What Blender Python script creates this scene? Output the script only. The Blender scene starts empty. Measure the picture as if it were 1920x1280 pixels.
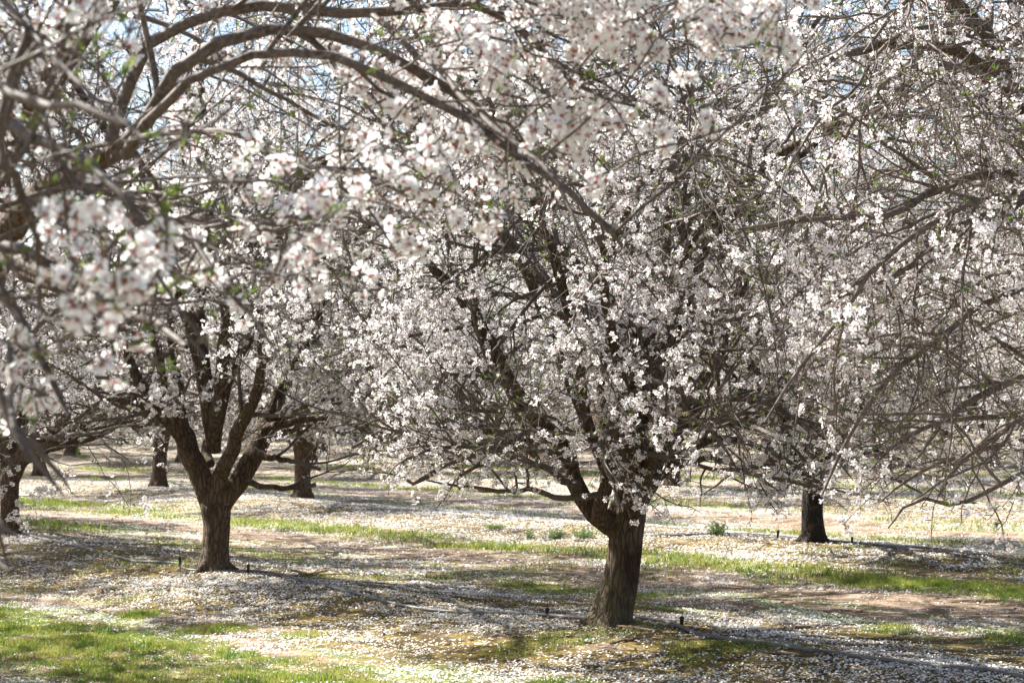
import bpy, math, random
import numpy as np
from mathutils import Vector, Matrix

# ---------------------------------------------------------------- camera, sky, sun, exposure
scene = bpy.context.scene
C = scene.collection
R = math.radians
F_PX, CX, CY = 3500.0, 960.0, 640.0            # focal length in photo pixels
PITCH = math.atan((732 - 640) / F_PX)
CAM_H = 1.6
cam_d = bpy.data.cameras.new('camera')
cam = bpy.data.objects.new('camera', cam_d); C.objects.link(cam)
cam.location = (0, 0, CAM_H); cam.rotation_euler = (R(90) + PITCH, 0, 0)
cam_d.lens = F_PX / 1920 * 36; cam_d.sensor_width = 36
cam_d.clip_start = 0.05; cam_d.clip_end = 3000
cam_d.dof.use_dof = True; cam_d.dof.focus_distance = 10.0; cam_d.dof.aperture_fstop = 7.5
scene.camera = cam

SUN_EL, SUN_AZ = R(42), R(148)                 # azimuth measured from +X towards +Y: behind and left
sd = Vector((math.cos(SUN_AZ) * math.cos(SUN_EL), math.sin(SUN_AZ) * math.cos(SUN_EL), math.sin(SUN_EL)))
w = bpy.data.worlds.new('World'); scene.world = w; w.use_nodes = True
nt = w.node_tree; nt.nodes.clear()
sky = nt.nodes.new('ShaderNodeTexSky'); sky.sky_type = 'NISHITA'; sky.sun_disc = False
sky.sun_elevation = SUN_EL; sky.sun_rotation = math.pi / 2 - SUN_AZ
sky.air_density = 1.0; sky.dust_density = 1.6; sky.ozone_density = 1.2
bg = nt.nodes.new('ShaderNodeBackground'); bg.inputs['Strength'].default_value = 0.058
wo = nt.nodes.new('ShaderNodeOutputWorld')
nt.links.new(sky.outputs[0], bg.inputs[0]); nt.links.new(bg.outputs[0], wo.inputs[0])
sl = bpy.data.lights.new('sun', 'SUN'); sl.energy = 5.0; sl.angle = R(0.53); sl.color = (1.0, 0.965, 0.90)
so = bpy.data.objects.new('sun', sl); C.objects.link(so); so.location = sd * 60
so.rotation_euler = sd.to_track_quat('Z', 'Y').to_euler()
scene.view_settings.view_transform = 'Standard'; scene.view_settings.look = 'None'
scene.view_settings.exposure = 1.85; scene.view_settings.gamma = 1.0
scene.render.engine = 'CYCLES'
cy = scene.cycles
cy.max_bounces = 6; cy.diffuse_bounces = 3; cy.glossy_bounces = 2; cy.transmission_bounces = 4; cy.transparent_max_bounces = 4
cy.sample_clamp_indirect = 6.0

# ---------------------------------------------------------------- helpers
def P(px, py, d):
    """world point seen at photo pixel (px, py), d metres ahead of the camera (along Y)"""
    x, y = (px - CX) / F_PX, -(py - CY) / F_PX
    c, s = math.cos(PITCH), math.sin(PITCH)
    Y, Z = c - y * s, s + y * c
    return np.array((x / Y * d, d, CAM_H + Z / Y * d))

def project(p):
    c, s = math.cos(PITCH), math.sin(PITCH)
    y, z = p[..., 1], p[..., 2] - CAM_H
    dep = np.maximum(c * y + s * z, 0.05); up = -s * y + c * z
    return CX + F_PX * p[..., 0] / dep, CY - F_PX * up / dep, dep

def nrm(v):
    return v / np.maximum(np.linalg.norm(v, axis=-1, keepdims=True), 1e-9)

def mk_mesh(name, verts, faces, mats, mat_idx=None, attrs=None, smooth=True):
    """faces: list of int arrays (n,k)"""
    me = bpy.data.meshes.new(name)
    verts = np.asarray(verts, np.float32)
    faces = [f for f in faces if len(f)]
    me.vertices.add(len(verts)); me.vertices.foreach_set('co', verts.ravel())
    loops = np.concatenate([f.ravel() for f in faces]).astype(np.int32)
    tot = np.concatenate([np.full(len(f), f.shape[1], np.int32) for f in faces])
    start = np.concatenate([[0], np.cumsum(tot)[:-1]]).astype(np.int32)
    me.loops.add(len(loops)); me.loops.foreach_set('vertex_index', loops)
    me.polygons.add(len(tot)); me.polygons.foreach_set('loop_start', start)
    try: me.polygons.foreach_set('loop_total', tot)
    except Exception: pass
    if mat_idx is not None: me.polygons.foreach_set('material_index', np.asarray(mat_idx, np.int32))
    me.polygons.foreach_set('use_smooth', np.full(len(tot), smooth, bool))
    for m in mats: me.materials.append(m)
    for k, v in (attrs or {}).items():
        a = me.attributes.new(k, 'FLOAT', 'POINT'); a.data.foreach_set('value', np.asarray(v, np.float32))
    me.update(calc_edges=True)
    return me

def link(name, me, parent=None, label=None, cat=None, group=None, kind=None, loc=None):
    o = bpy.data.objects.new(name, me); C.objects.link(o)
    if parent is not None: o.parent = parent
    if loc is not None: o.location = loc
    if label: o['label'] = label
    if cat: o['category'] = cat
    if group: o['group'] = group
    if kind: o['kind'] = kind
    return o

class NG:
    def __init__(s, name):
        s.m = bpy.data.materials.new(name); s.m.use_nodes = True
        s.t = s.m.node_tree; s.t.nodes.clear()
        s.out = s.t.nodes.new('ShaderNodeOutputMaterial')
    def n(s, typ, ins=None, **kw):
        nd = s.t.nodes.new(typ)
        for k, v in kw.items(): setattr(nd, k, v)
        for k, v in (ins or {}).items():
            sock = nd.inputs[k]
            if hasattr(v, 'is_output'): s.t.links.new(v, sock)
            else: sock.default_value = v
        return nd
    def math(s, op, a, b=0.0, clamp=False):
        return s.n('ShaderNodeMath', {0: a, 1: b}, operation=op, use_clamp=clamp).outputs[0]
    def mix(s, f, a, b):
        nd = s.n('ShaderNodeMix', data_type='RGBA')
        for i, v in ((0, f), (6, a), (7, b)):
            if hasattr(v, 'is_output'): s.t.links.new(v, nd.inputs[i])
            else: nd.inputs[i].default_value = v if i == 0 else tuple(v) + (1,)
        return nd.outputs[2]
    def ramp(s, x, lo, hi):
        return s.n('ShaderNodeMapRange', {0: x, 1: lo, 2: hi, 3: 0.0, 4: 1.0}, interpolation_type='SMOOTHSTEP').outputs[0]
    def noise(s, vec, scale, detail=3, rough=0.55):
        return s.n('ShaderNodeTexNoise', {'Vector': vec, 'Scale': scale, 'Detail': detail, 'Roughness': rough}).outputs[0]
    def done(s, sh):
        s.t.links.new(sh, s.out.inputs[0]); return s.m

# ---------------------------------------------------------------- materials
def bark(name, dark, light, patch, sc=1.0, bump=0.02, str_z=0.16, lentic=False, extra=None):
    g = NG(name)
    co = g.n('ShaderNodeTexCoord').outputs['Object']
    mp = g.n('ShaderNodeMapping', {'Vector': co, 'Scale': (1, 1, str_z)}).outputs[0]
    wv = g.noise(mp, 38 * sc, 5, 0.7)
    vr = g.n('ShaderNodeTexVoronoi', {'Vector': g.n('ShaderNodeVectorMath', {0: mp, 1: g.n('ShaderNodeVectorMath', {0: g.n('ShaderNodeTexNoise', {'Vector': mp, 'Scale': 14.0 * sc}).outputs[1], 1: (0.06, 0.06, 0.06)}, operation='MULTIPLY').outputs[0]}).outputs[0], 'Scale': 30 * sc}, feature='DISTANCE_TO_EDGE').outputs[0]
    crack = g.math('ADD', g.math('MULTIPLY', g.ramp(vr, 0.0, 0.22), 0.55), g.math('MULTIPLY', g.noise(co, 70.0, 4, 0.7), 0.45))
    h = g.math('ADD', g.math('MULTIPLY', crack, 0.8), g.math('MULTIPLY', wv, 0.7))
    big = g.noise(co, 3.5, 3)
    col = g.mix(g.ramp(h, 0.25, 1.15), dark, light)
    col = g.mix(g.math('MULTIPLY', g.ramp(big, 0.52, 0.72), 0.55), col, patch)
    if lentic:
        mz = g.n('ShaderNodeMapping', {'Vector': co, 'Scale': (9, 9, 90)}).outputs[0]
        ln = g.ramp(g.noise(mz, 1.0, 2), 0.62, 0.72)
        msk = g.ramp(g.noise(co, 5.0, 2), 0.45, 0.6)
        col = g.mix(g.math('MULTIPLY', g.math('MULTIPLY', ln, msk), 0.5), col, (0.30, 0.27, 0.24))
    if extra: col = extra(g, co, col)
    b = g.n('ShaderNodeBump', {'Height': h, 'Distance': bump, 'Strength': 1.0}).outputs[0]
    p = g.n('ShaderNodeBsdfPrincipled', {'Base Color': col, 'Roughness': 0.88, 'Normal': b, 'Specular IOR Level': 0.25})
    return g.done(p.outputs[0])

M_TRUNK = bark('trunk_bark', (0.036, 0.023, 0.015), (0.15, 0.104, 0.068), (0.11, 0.10, 0.05), 0.95, 0.03, 0.24, True)
def stain(g, co, col):
    """resin stain down the right side and a mossy patch low on the left, as on the leaning trunk"""
    sp = g.n('ShaderNodeSeparateXYZ', {0: co}); n = g.noise(co, 6.0, 4)
    z = g.math('ADD', sp.outputs[2], g.math('MULTIPLY', n, 0.25))
    m = g.math('MULTIPLY', g.ramp(z, 0.30, 0.46), g.math('SUBTRACT', 1.0, g.ramp(z, 0.60, 0.75)))
    m = g.math('MULTIPLY', m, g.ramp(sp.outputs[0], 0.06, 0.13))
    col = g.mix(g.math('MULTIPLY', m, 0.85), col, (0.035, 0.012, 0.01))
    k = g.math('MULTIPLY', g.math('SUBTRACT', 1.0, g.ramp(z, 0.35, 0.65)), g.ramp(g.noise(co, 11.0, 3), 0.42, 0.62))
    return g.mix(g.math('MULTIPLY', k, 0.5), col, (0.13, 0.125, 0.06))
def char(g, co, col):
    return g.mix(g.math('MULTIPLY', g.ramp(g.noise(co, 7.0, 4), 0.30, 0.46), 0.9), col, (0.016, 0.013, 0.011))
TRK = ('x', (0.034, 0.022, 0.015), (0.15, 0.105, 0.07), (0.11, 0.10, 0.05), 0.95, 0.03, 0.24, True)
M_STAIN = bark('stained_bark', *TRK[1:], extra=stain); M_CHAR = bark('charred_bark', *TRK[1:], extra=char)
M_LIMB = bark('limb_bark', (0.042, 0.028, 0.018), (0.15, 0.108, 0.068), (0.17, 0.13, 0.06), 1.4, 0.012, 0.5)

def twig_mat(name='twig_bark', k=1.0):
    g = NG(name)
    K = lambda *c: tuple(v * k for v in c)
    co = g.n('ShaderNodeTexCoord').outputs['Object']
    n1 = g.noise(co, 9.0, 2); n2 = g.noise(co, 90.0, 2)
    col = g.mix(g.ramp(n1, 0.35, 0.65), K(0.052, 0.038, 0.028), K(0.105, 0.082, 0.064))
    col = g.mix(g.ramp(n2, 0.4, 0.7), col, K(0.15, 0.12, 0.10))
    return g.done(g.n('ShaderNodeBsdfPrincipled', {'Base Color': col, 'Roughness': 0.7, 'Specular IOR Level': 0.35}).outputs[0])
M_TWIG = twig_mat(); M_TWIG_LIT = twig_mat('sunlit_twig_bark', 1.3)  # second one: same bark lightened, sunlight on right-hand tree painted into its colour

def petal_mat():
    g = NG('blossom_petal')
    t = g.n('ShaderNodeAttribute', attribute_name='tint').outputs['Fac']
    col = g.mix(g.ramp(t, 0.0, 0.75), (0.89, 0.895, 0.885), (0.77, 0.34, 0.39))
    col = g.mix(g.ramp(t, 0.75, 1.0), col, (0.42, 0.06, 0.09))
    d = g.n('ShaderNodeBsdfDiffuse', {'Color': col}).outputs[0]
    tr = g.n('ShaderNodeBsdfTranslucent', {'Color': col}).outputs[0]
    return g.done(g.n('ShaderNodeMixShader', {0: 0.42, 1: d, 2: tr}).outputs[0])
M_PETAL = petal_mat()

def simple(name, col, rough=0.7, trans=0.0, vary=None, scale=20.0, metallic=0.0):
    g = NG(name)
    c = tuple(col)
    if vary:
        co = g.n('ShaderNodeTexCoord').outputs['Object']
        c = g.mix(g.ramp(g.noise(co, scale, 3), 0.35, 0.65), col, vary)
        cc = c
    else: cc = c + (1,)
    p = g.n('ShaderNodeBsdfPrincipled', {'Base Color': cc, 'Roughness': rough, 'Specular IOR Level': 0.3, 'Metallic': metallic}).outputs[0]
    if trans:
        tr = g.n('ShaderNodeBsdfTranslucent', {'Color': cc}).outputs[0]
        p = g.n('ShaderNodeMixShader', {0: trans, 1: p, 2: tr}).outputs[0]
    return g.done(p)
M_CALYX = simple('calyx', (0.20, 0.095, 0.05), 0.7, 0.25, (0.33, 0.17, 0.085), 15)
M_LEAF = simple('young_leaf', (0.11, 0.18, 0.035), 0.5, 0.4, (0.22, 0.28, 0.06), 8)
M_GRASS = simple('grass_blades', (0.10, 0.19, 0.022), 0.6, 0.5, (0.33, 0.34, 0.075), 7.0)
M_WEED = simple('weed_leaves', (0.15, 0.23, 0.08), 0.6, 0.45, (0.27, 0.33, 0.14), 20)
M_FPETAL = simple('fallen_petal', (0.80, 0.785, 0.76), 0.8, 0.2, (0.87, 0.86, 0.84), 30)
M_CLOD = simple('soil_clod', (0.16, 0.10, 0.065), 0.95, 0, (0.30, 0.205, 0.14), 12)
M_HOSE = simple('hose_plastic', (0.09, 0.092, 0.096), 0.5, 0, (0.19, 0.19, 0.185), 6)
M_BLACK = simple('black_plastic', (0.018, 0.018, 0.02), 0.45, 0, (0.03, 0.03, 0.03), 30)
M_DEAD = simple('dead_wood', (0.13, 0.085, 0.05), 0.9, 0, (0.26, 0.19, 0.13), 25)

# ---------------------------------------------------------------- orchard frame: e1 along the rows, e2 across
MAIN = np.array((0.661, 12.79)); T2 = np.array((-2.658, 16.67))
E1 = nrm(T2 - MAIN); E2 = np.array((E1[1], -E1[0]))
ROW, STEP = 6.46, 5.107
def to_sp(x, y):
    dx, dy = x - MAIN[0], y - MAIN[1]
    return dx * E1[0] + dy * E1[1], dx * E2[0] + dy * E2[1]
def from_sp(s, p):
    return MAIN[0] + s * E1[0] + p * E2[0], MAIN[1] + s * E1[1] + p * E2[1]
_rs = np.random.RandomState(5)
_W = [( _rs.uniform(0, 6.28), k * np.array((math.cos(a), math.sin(a))), 1.0 / k) for k in (0.7, 1.1, 1.9, 2.7, 4.3, 6.1, 9.5, 13.0) for a in _rs.uniform(0, 6.28, 3)]
def lump(s, p):
    z = 0
    for ph, kv, amp in _W: z = z + amp * np.sin(kv[0] * s + kv[1] * p + ph)
    return z
def fbm(s, p, k=1.0, ph=0.0):
    z = 0
    for a, kv, amp in _W: z = z + np.sin(k * (kv[0] * s + kv[1] * p) + a * 3 + ph)
    return z / 6.0
def pdist(p):
    q = np.mod(p, 2 * (ROW / 2)); return np.minimum(q, ROW - q)
def height(x, y):
    s, p = to_sp(x, y); q = pdist(p)
    return -0.10 * (1 - np.exp(-(q / 1.15) ** 2)) + 0.0085 * lump(s, p) * np.minimum(1, q / 0.35 + 0.25)

# ---------------------------------------------------------------- ground
def axis(lo, hi, flo, fhi, st):
    mid = np.arange(flo, fhi, st); a = []
    x, d = fhi, st
    while x < hi: a.append(x); d *= 1.09; x += d
    b = []; x, d = flo, st
    while x > lo: d *= 1.09; x -= d; b.append(x)
    return np.array(b[::-1] + list(mid) + a)
gs, gp = axis(-700, 900, -6, 16, 0.065), axis(-700, 900, -7, 14, 0.065)
SS, PP = np.meshgrid(gs, gp, indexing='ij')
gx, gy = from_sp(SS, PP)
gz = height(gx, gy)
fade = np.clip(1 - (np.hypot(gx, gy) - 60) / 60, 0, 1)
V = np.stack([SS, PP, gz * fade], -1).reshape(-1, 3)
ns_, np_ = SS.shape
ii = (np.arange(ns_ - 1)[:, None] * np_ + np.arange(np_ - 1)[None]).ravel()
Fq = np.stack([ii, ii + 1, ii + np_ + 1, ii + np_], -1)   # e1 x e2 points down, so this order faces up

def ground_mat():
    g = NG('orchard_floor')
    co = g.n('ShaderNodeTexCoord').outputs['Object']
    sp = g.n('ShaderNodeSeparateXYZ', {0: co})
    p = sp.outputs[1]
    q = g.math('PINGPONG', p, ROW / 2)
    n_big = g.noise(co, 0.9, 4); n_mid = g.noise(co, 4.5, 4); n_fine = g.noise(co, 55.0, 4)
    st = g.n('ShaderNodeMapping', {'Vector': co, 'Scale': (0.35, 1.3, 1)}).outputs[0]
    n_str = g.noise(st, 2.6, 4)
    soil = g.mix(g.ramp(n_mid, 0.35, 0.68), (0.15, 0.105, 0.07), (0.37, 0.275, 0.195))
    soil = g.mix(g.math('MULTIPLY', g.ramp(n_fine, 0.45, 0.75), 0.5), soil, (0.07, 0.05, 0.035))
    moss = g.mix(g.ramp(n_mid, 0.4, 0.62), (0.07, 0.05, 0.018), (0.185, 0.135, 0.04))
    mf = g.math('MULTIPLY', g.math('SUBTRACT', 1.0, g.ramp(q, 1.3, 2.3)), g.ramp(n_str, 0.32, 0.46))
    col = g.mix(mf, soil, moss)
    # thin green turf between the wheel tracks
    qa = g.math('ABSOLUTE', g.math('SUBTRACT', q, 2.2))
    gf = g.math('MULTIPLY', g.math('SUBTRACT', 1.0, g.ramp(qa, 0.35, 0.85)), g.ramp(n_str, 0.44, 0.60))
    col = g.mix(g.math('MULTIPLY', gf, 0.75), col, (0.13, 0.17, 0.035))
    # petals: small pale cells
    cov = g.math('ADD', g.math('MULTIPLY', g.ramp(n_big, 0.3, 0.7), 0.45), g.math('MULTIPLY', g.ramp(n_str, 0.3, 0.7), 0.45))
    cov = g.math('SUBTRACT', g.math('ADD', cov, -0.30), g.math('MULTIPLY', g.ramp(q, 2.5, 3.0), 0.22))
    far = g.ramp(g.n('ShaderNodeVectorMath', {0: co, 1: (-8.0, -8.0, 0)}, operation='DISTANCE').outputs['Value'], 14.0, 36.0)
    cov = g.math('ADD', cov, g.math('MULTIPLY', far, 0.50))
    wp = g.n('ShaderNodeVectorMath', {0: co, 1: g.n('ShaderNodeVectorMath', {0: g.n('ShaderNodeTexNoise', {'Vector': co, 'Scale': 60.0}).outputs[1], 1: (0.02, 0.02, 0)}, operation='MULTIPLY').outputs[0]}).outputs[0]
    flat = g.n('ShaderNodeVectorMath', {0: wp, 1: (1, 1, 0)}, operation='MULTIPLY').outputs[0]
    pet = None
    for sc, off in ((40.0, 0.0), (53.0, 3.3)):
        v = g.n('ShaderNodeTexVoronoi', {'Vector': g.n('ShaderNodeVectorMath', {0: flat, 1: (off, off * 2, 0)}).outputs[0], 'Scale': sc}, feature='F1')
        rnd = g.n('ShaderNodeSeparateColor', {0: v.outputs['Color']}).outputs[0]
        inside = g.math('LESS_THAN', v.outputs['Distance'], 0.40)
        on = g.math('LESS_THAN', rnd, g.math('MULTIPLY', cov, 0.9))
        m = g.math('MULTIPLY', inside, on)
        pet = m if pet is None else g.math('MAXIMUM', pet, m)
    col = g.mix(pet, col, (0.76, 0.71, 0.70))
    hgt = g.math('ADD', g.math('ADD', g.math('MULTIPLY', n_fine, 0.5), g.math('MULTIPLY', n_mid, 1.5)), g.math('MULTIPLY', pet, 0.2))
    b = g.n('ShaderNodeBump', {'Height': hgt, 'Distance': 0.03, 'Strength': 0.8}).outputs[0]
    return g.done(g.n('ShaderNodeBsdfPrincipled', {'Base Color': col, 'Roughness': 0.95, 'Normal': b, 'Specular IOR Level': 0.1}).outputs[0])
me = mk_mesh('ground', V, [Fq], [ground_mat()])
gnd = link('ground', me, kind='structure')
gnd.matrix_world = Matrix(((E1[0], E2[0], 0, MAIN[0]), (E1[1], E2[1], 0, MAIN[1]), (0, 0, 1, 0), (0, 0, 0, 1)))
if me.polygons[0].normal.z < 0: pass

# ---------------------------------------------------------------- tubes
def tubes(Pt, Rd, sides):
    """Pt (N,n,3), Rd (N,n) -> verts, quads"""
    N, n, _ = Pt.shape
    T = np.empty_like(Pt); T[:, 1:-1] = Pt[:, 2:] - Pt[:, :-2]; T[:, 0] = Pt[:, 1] - Pt[:, 0]; T[:, -1] = Pt[:, -1] - Pt[:, -2]
    T = nrm(T)
    avg = nrm(Pt[:, -1] - Pt[:, 0])
    ref = np.where(np.abs(avg[:, 2:3]) < 0.75, np.array([[0, 0, 1.0]]), np.array([[1.0, 0, 0]]))
    ref = nrm(np.cross(avg, ref))[:, None, :]
    U = nrm(ref - T * np.sum(ref * T, -1, keepdims=True)); W = np.cross(T, U)
    a = np.arange(sides) * (2 * math.pi / sides)
    ring = U[:, :, None] * np.cos(a)[None, None, :, None] + W[:, :, None] * np.sin(a)[None, None, :, None]
    V = Pt[:, :, None] + ring * Rd[:, :, None, None]
    b = (np.arange(N)[:, None, None] * n + np.arange(n - 1)[None, :, None]) * sides
    k = np.arange(sides)[None, None]
    k2 = (k + 1) % sides
    Q = np.stack([b + k, b + k2, b + sides + k2, b + sides + k], -1).reshape(-1, 4)
    return V.reshape(-1, 3), Q

def resample(pts, rad, n):
    pts = np.asarray(pts, float); rad = np.asarray(rad, float)
    # Catmull-Rom through the given points
    e = np.vstack([2 * pts[0] - pts[1], pts, 2 * pts[-1] - pts[-2]])
    out = []; rr = []
    for i in range(len(pts) - 1):
        for t in np.linspace(0, 1, 8, endpoint=False):
            p0, p1, p2, p3 = e[i:i + 4]
            out.append(0.5 * (2 * p1 + (p2 - p0) * t + (2 * p0 - 5 * p1 + 4 * p2 - p3) * t * t + (3 * p1 - p0 - 3 * p2 + p3) * t ** 3))
            rr.append(rad[i] * (1 - t) + rad[i + 1] * t)
    out.append(pts[-1]); rr.append(rad[-1])
    out = np.array(out); rr = np.array(rr)
    L = np.concatenate([[0], np.cumsum(np.linalg.norm(np.diff(out, axis=0), axis=1))])
    q = np.linspace(0, L[-1], n)
    return np.stack([np.interp(q, L, out[:, k]) for k in range(3)], -1), np.interp(q, L, rr), L[-1]

# ---------------------------------------------------------------- flower and leaf templates
def flower_template(kind, detail):
    """returns verts, tris, tint, matidx (0 petal, 1 calyx); unit: petal reach = 1, faces +Z"""
    V, T, tint, M = [], [], [], []
    def addv(p, t): V.append(p); tint.append(t); return len(V) - 1
    op = {'open': 0.22, 'cup': 0.75, 'flat': -0.05, 'bud': 2.2}[kind]
    for k in range(5 if kind != 'bud' else 4):
        a = k * 2 * math.pi / (5 if kind != 'bud' else 4) + 0.1 * math.sin(k * 7)
        ca, sa = math.cos(a), math.sin(a)
        tl = op + 0.16 * math.sin(k * 5.3 + 1)
        def pt(r, sgn, lift):
            # r along petal, sgn side offset
            x = r * math.cos(tl); z = r * math.sin(tl) * 0.9 + lift
            return (ca * x - sa * sgn, sa * x + ca * sgn, z)
        if kind == 'bud':
            i0 = addv(pt(0.05, 0, 0), 0.5); i1 = addv(pt(0.22, 0.14, 0), 0.35); i2 = addv(pt(0.22, -0.14, 0), 0.35); i3 = addv(pt(0.42, 0, 0), 0.25)
            T += [(i0, i2, i1), (i1, i2, i3)]; M += [0, 0]; continue
        if detail >= 2:
            b = addv(pt(0.08, 0, -0.02), 0.50)
            m1 = addv(pt(0.34, 0.15, 0.03), 0.06); m2 = addv(pt(0.34, -0.15, 0.03), 0.06)
            w1 = addv(pt(0.74, 0.34, 0.10), 0.0); w2 = addv(pt(0.74, -0.34, 0.09), 0.0); c = addv(pt(0.68, 0, 0.0), 0.03)
            t1 = addv(pt(1.0, 0.17, 0.04), 0.02); t2 = addv(pt(0.99, -0.15, 0.05), 0.02); nn = addv(pt(0.90, 0.01, 0.02), 0.02)
            T += [(b, m2, c), (b, c, m1), (m2, w2, c), (m1, c, w1), (c, w2, t2), (c, t2, nn), (c, nn, t1), (c, t1, w1)]; M += [0] * 8
        else:
            b = addv(pt(0.08, 0, 0), 0.32); w1 = addv(pt(0.66, 0.30, 0.08), 0.02); w2 = addv(pt(0.66, -0.30, 0.07), 0.02); t = addv(pt(1.0, 0.03, 0.03), 0.0)
            if detail == 1:
                T += [(b, w2, t), (b, t, w1)]; M += [0, 0]
            else:
                T += [(b, w2, t), (b, t, w1)]; M += [0, 0]
    if detail >= 1 and kind != 'bud':
        # centre disc and stamens
        ns = 5; c = addv((0, 0, 0.10), 1.0)
        ring = [addv((0.12 * math.cos(k * 1.2566 + .6), 0.12 * math.sin(k * 1.2566 + .6), 0.03), 0.95) for k in range(ns)]
        for k in range(ns): T.append((c, ring[k], ring[(k + 1) % ns])); M.append(0)
        if detail >= 2:
            for k in range(9):
                a = k * 0.698 + 0.2; r = 0.26 + 0.06 * math.sin(k * 3)
                q0 = addv((0.05 * math.cos(a), 0.05 * math.sin(a), 0.05), 0.8); q1 = addv((0.05 * math.cos(a + .9), 0.05 * math.sin(a + .9), 0.05), 0.8)
                q2 = addv((r * math.cos(a), r * math.sin(a), 0.33), 0.45)
                T.append((q0, q1, q2)); M.append(0)
    if detail >= 1 or kind == 'bud':
        # calyx cup behind
        top = [addv((0.17 * math.cos(k * 1.2566), 0.17 * math.sin(k * 1.2566), -0.03), 0) for k in range(5)]
        bot = addv((0, 0, -0.38), 0)
        for k in range(5): T.append((top[(k + 1) % 5], top[k], bot)); M.append(1)
        if detail >= 2:
            for k in range(5):
                a = k * 1.2566 + 0.63; t = addv((0.36 * math.cos(a), 0.36 * math.sin(a), -0.10), 0)
                T.append((top[k], top[(k + 1) % 5], t)); M.append(1)
    return np.array(V, float), np.array(T), np.array(tint, float), np.array(M)

def calyx_template():
    V, T = [], []
    V.append((0, 0, -0.35))
    for k in range(5):
        a = k * 1.2566
        V += [(0.16 * math.cos(a), 0.16 * math.sin(a), 0.0), (0.5 * math.cos(a + .63), 0.5 * math.sin(a + .63), 0.18 + 0.1 * math.sin(k * 2))]
    for k in range(5):
        a, b, c = 1 + 2 * k, 1 + 2 * ((k + 1) % 5), 2 + 2 * k
        T += [(0, b, a), (a, b, c)]
    for k in range(7):
        a = k * 0.9; i = len(V)
        V += [(0.06 * math.cos(a), 0.06 * math.sin(a), 0), (0.06 * math.cos(a + .8), 0.06 * math.sin(a + .8), 0), (0.3 * math.cos(a), 0.3 * math.sin(a), 0.45)]
        T.append((i, i + 1, i + 2))
    return np.array(V, float), np.array(T), np.zeros(len(V)), np.ones(len(T), int)

def rot_from(axis_z, rng):
    z = nrm(axis_z); r = nrm(rng.normal(size=z.shape)); x = nrm(np.cross(r, z)); y = np.cross(z, x)
    return np.stack([x, y, z], -1)     # columns

def scatter(tmpl, pos, dirs, size, rng, base=0):
    Vt, Tt, ti, mi = tmpl
    Rm = rot_from(dirs, rng)
    V = pos[:, None] + np.einsum('nij,vj->nvi', Rm, Vt) * size[:, None, None]
    n = len(pos); nv = len(Vt)
    T = (Tt[None] + (np.arange(n) * nv)[:, None, None]).reshape(-1, 3) + base
    jit = rng.uniform(0.75, 1.3, n)
    return V.reshape(-1, 3), T, (np.minimum(ti[None] * jit[:, None], 1)).ravel(), np.tile(mi, n)

# ---------------------------------------------------------------- branching
def grow(rng, Pp, Rp, Lp, count, lmin, lmax, npt, rfac, rmax, rtip, ang, wob, trop, tmin=0.1, outc=None, outw=0.0, fold=0.5):
    """children on parents. Pp (N,n,3) Rp (N,n) Lp (N)"""
    N, n, _ = Pp.shape
    pr = Lp / Lp.sum(); M = int(count)
    idx = rng.choice(N, M, p=pr); t = tmin + (1 - tmin) * rng.uniform(size=M) ** 0.7 * 0.995
    f = t * (n - 1); i0 = np.minimum(f.astype(int), n - 2); fr = (f - i0)[:, None]
    p = Pp[idx, i0] * (1 - fr) + Pp[idx, i0 + 1] * fr
    r0 = Rp[idx, i0] * (1 - fr[:, 0]) + Rp[idx, i0 + 1] * fr[:, 0]
    tan = nrm(Pp[idx, i0 + 1] - Pp[idx, i0])
    side = nrm(np.cross(tan, rng.normal(size=(M, 3))))
    a = np.radians(rng.uniform(ang[0], ang[1], M))[:, None]
    d = tan * np.cos(a) + side * np.sin(a)
    if outc is not None:
        o = p - outc; o[:, 2] *= 0.3
        d = nrm(d + outw * nrm(o))
    L = rng.uniform(lmin, lmax, M) * (1.0 - fold * t)
    rr = np.minimum(r0 * rfac, rmax) * rng.uniform(0.8, 1.05, M)
    st = (L / (npt - 1))[:, None]
    Q = np.empty((M, npt, 3)); Q[:, 0] = p
    tz = np.array(trop)[None] * rng.uniform(0.3, 1.6, (M, 1))
    for k in range(1, npt):
        Q[:, k] = Q[:, k - 1] + d * st
        d = nrm(d + rng.normal(size=(M, 3)) * wob + tz)
    u = np.linspace(0, 1, npt)[None]
    Rd = rr[:, None] * (1 - u) + np.minimum(rtip, rr)[:, None] * u if hasattr(rtip, '__len__') else rr[:, None] * (1 - u) + np.minimum(rtip, rr * 0.8)[:, None] * u
    return Q, Rd, L

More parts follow.
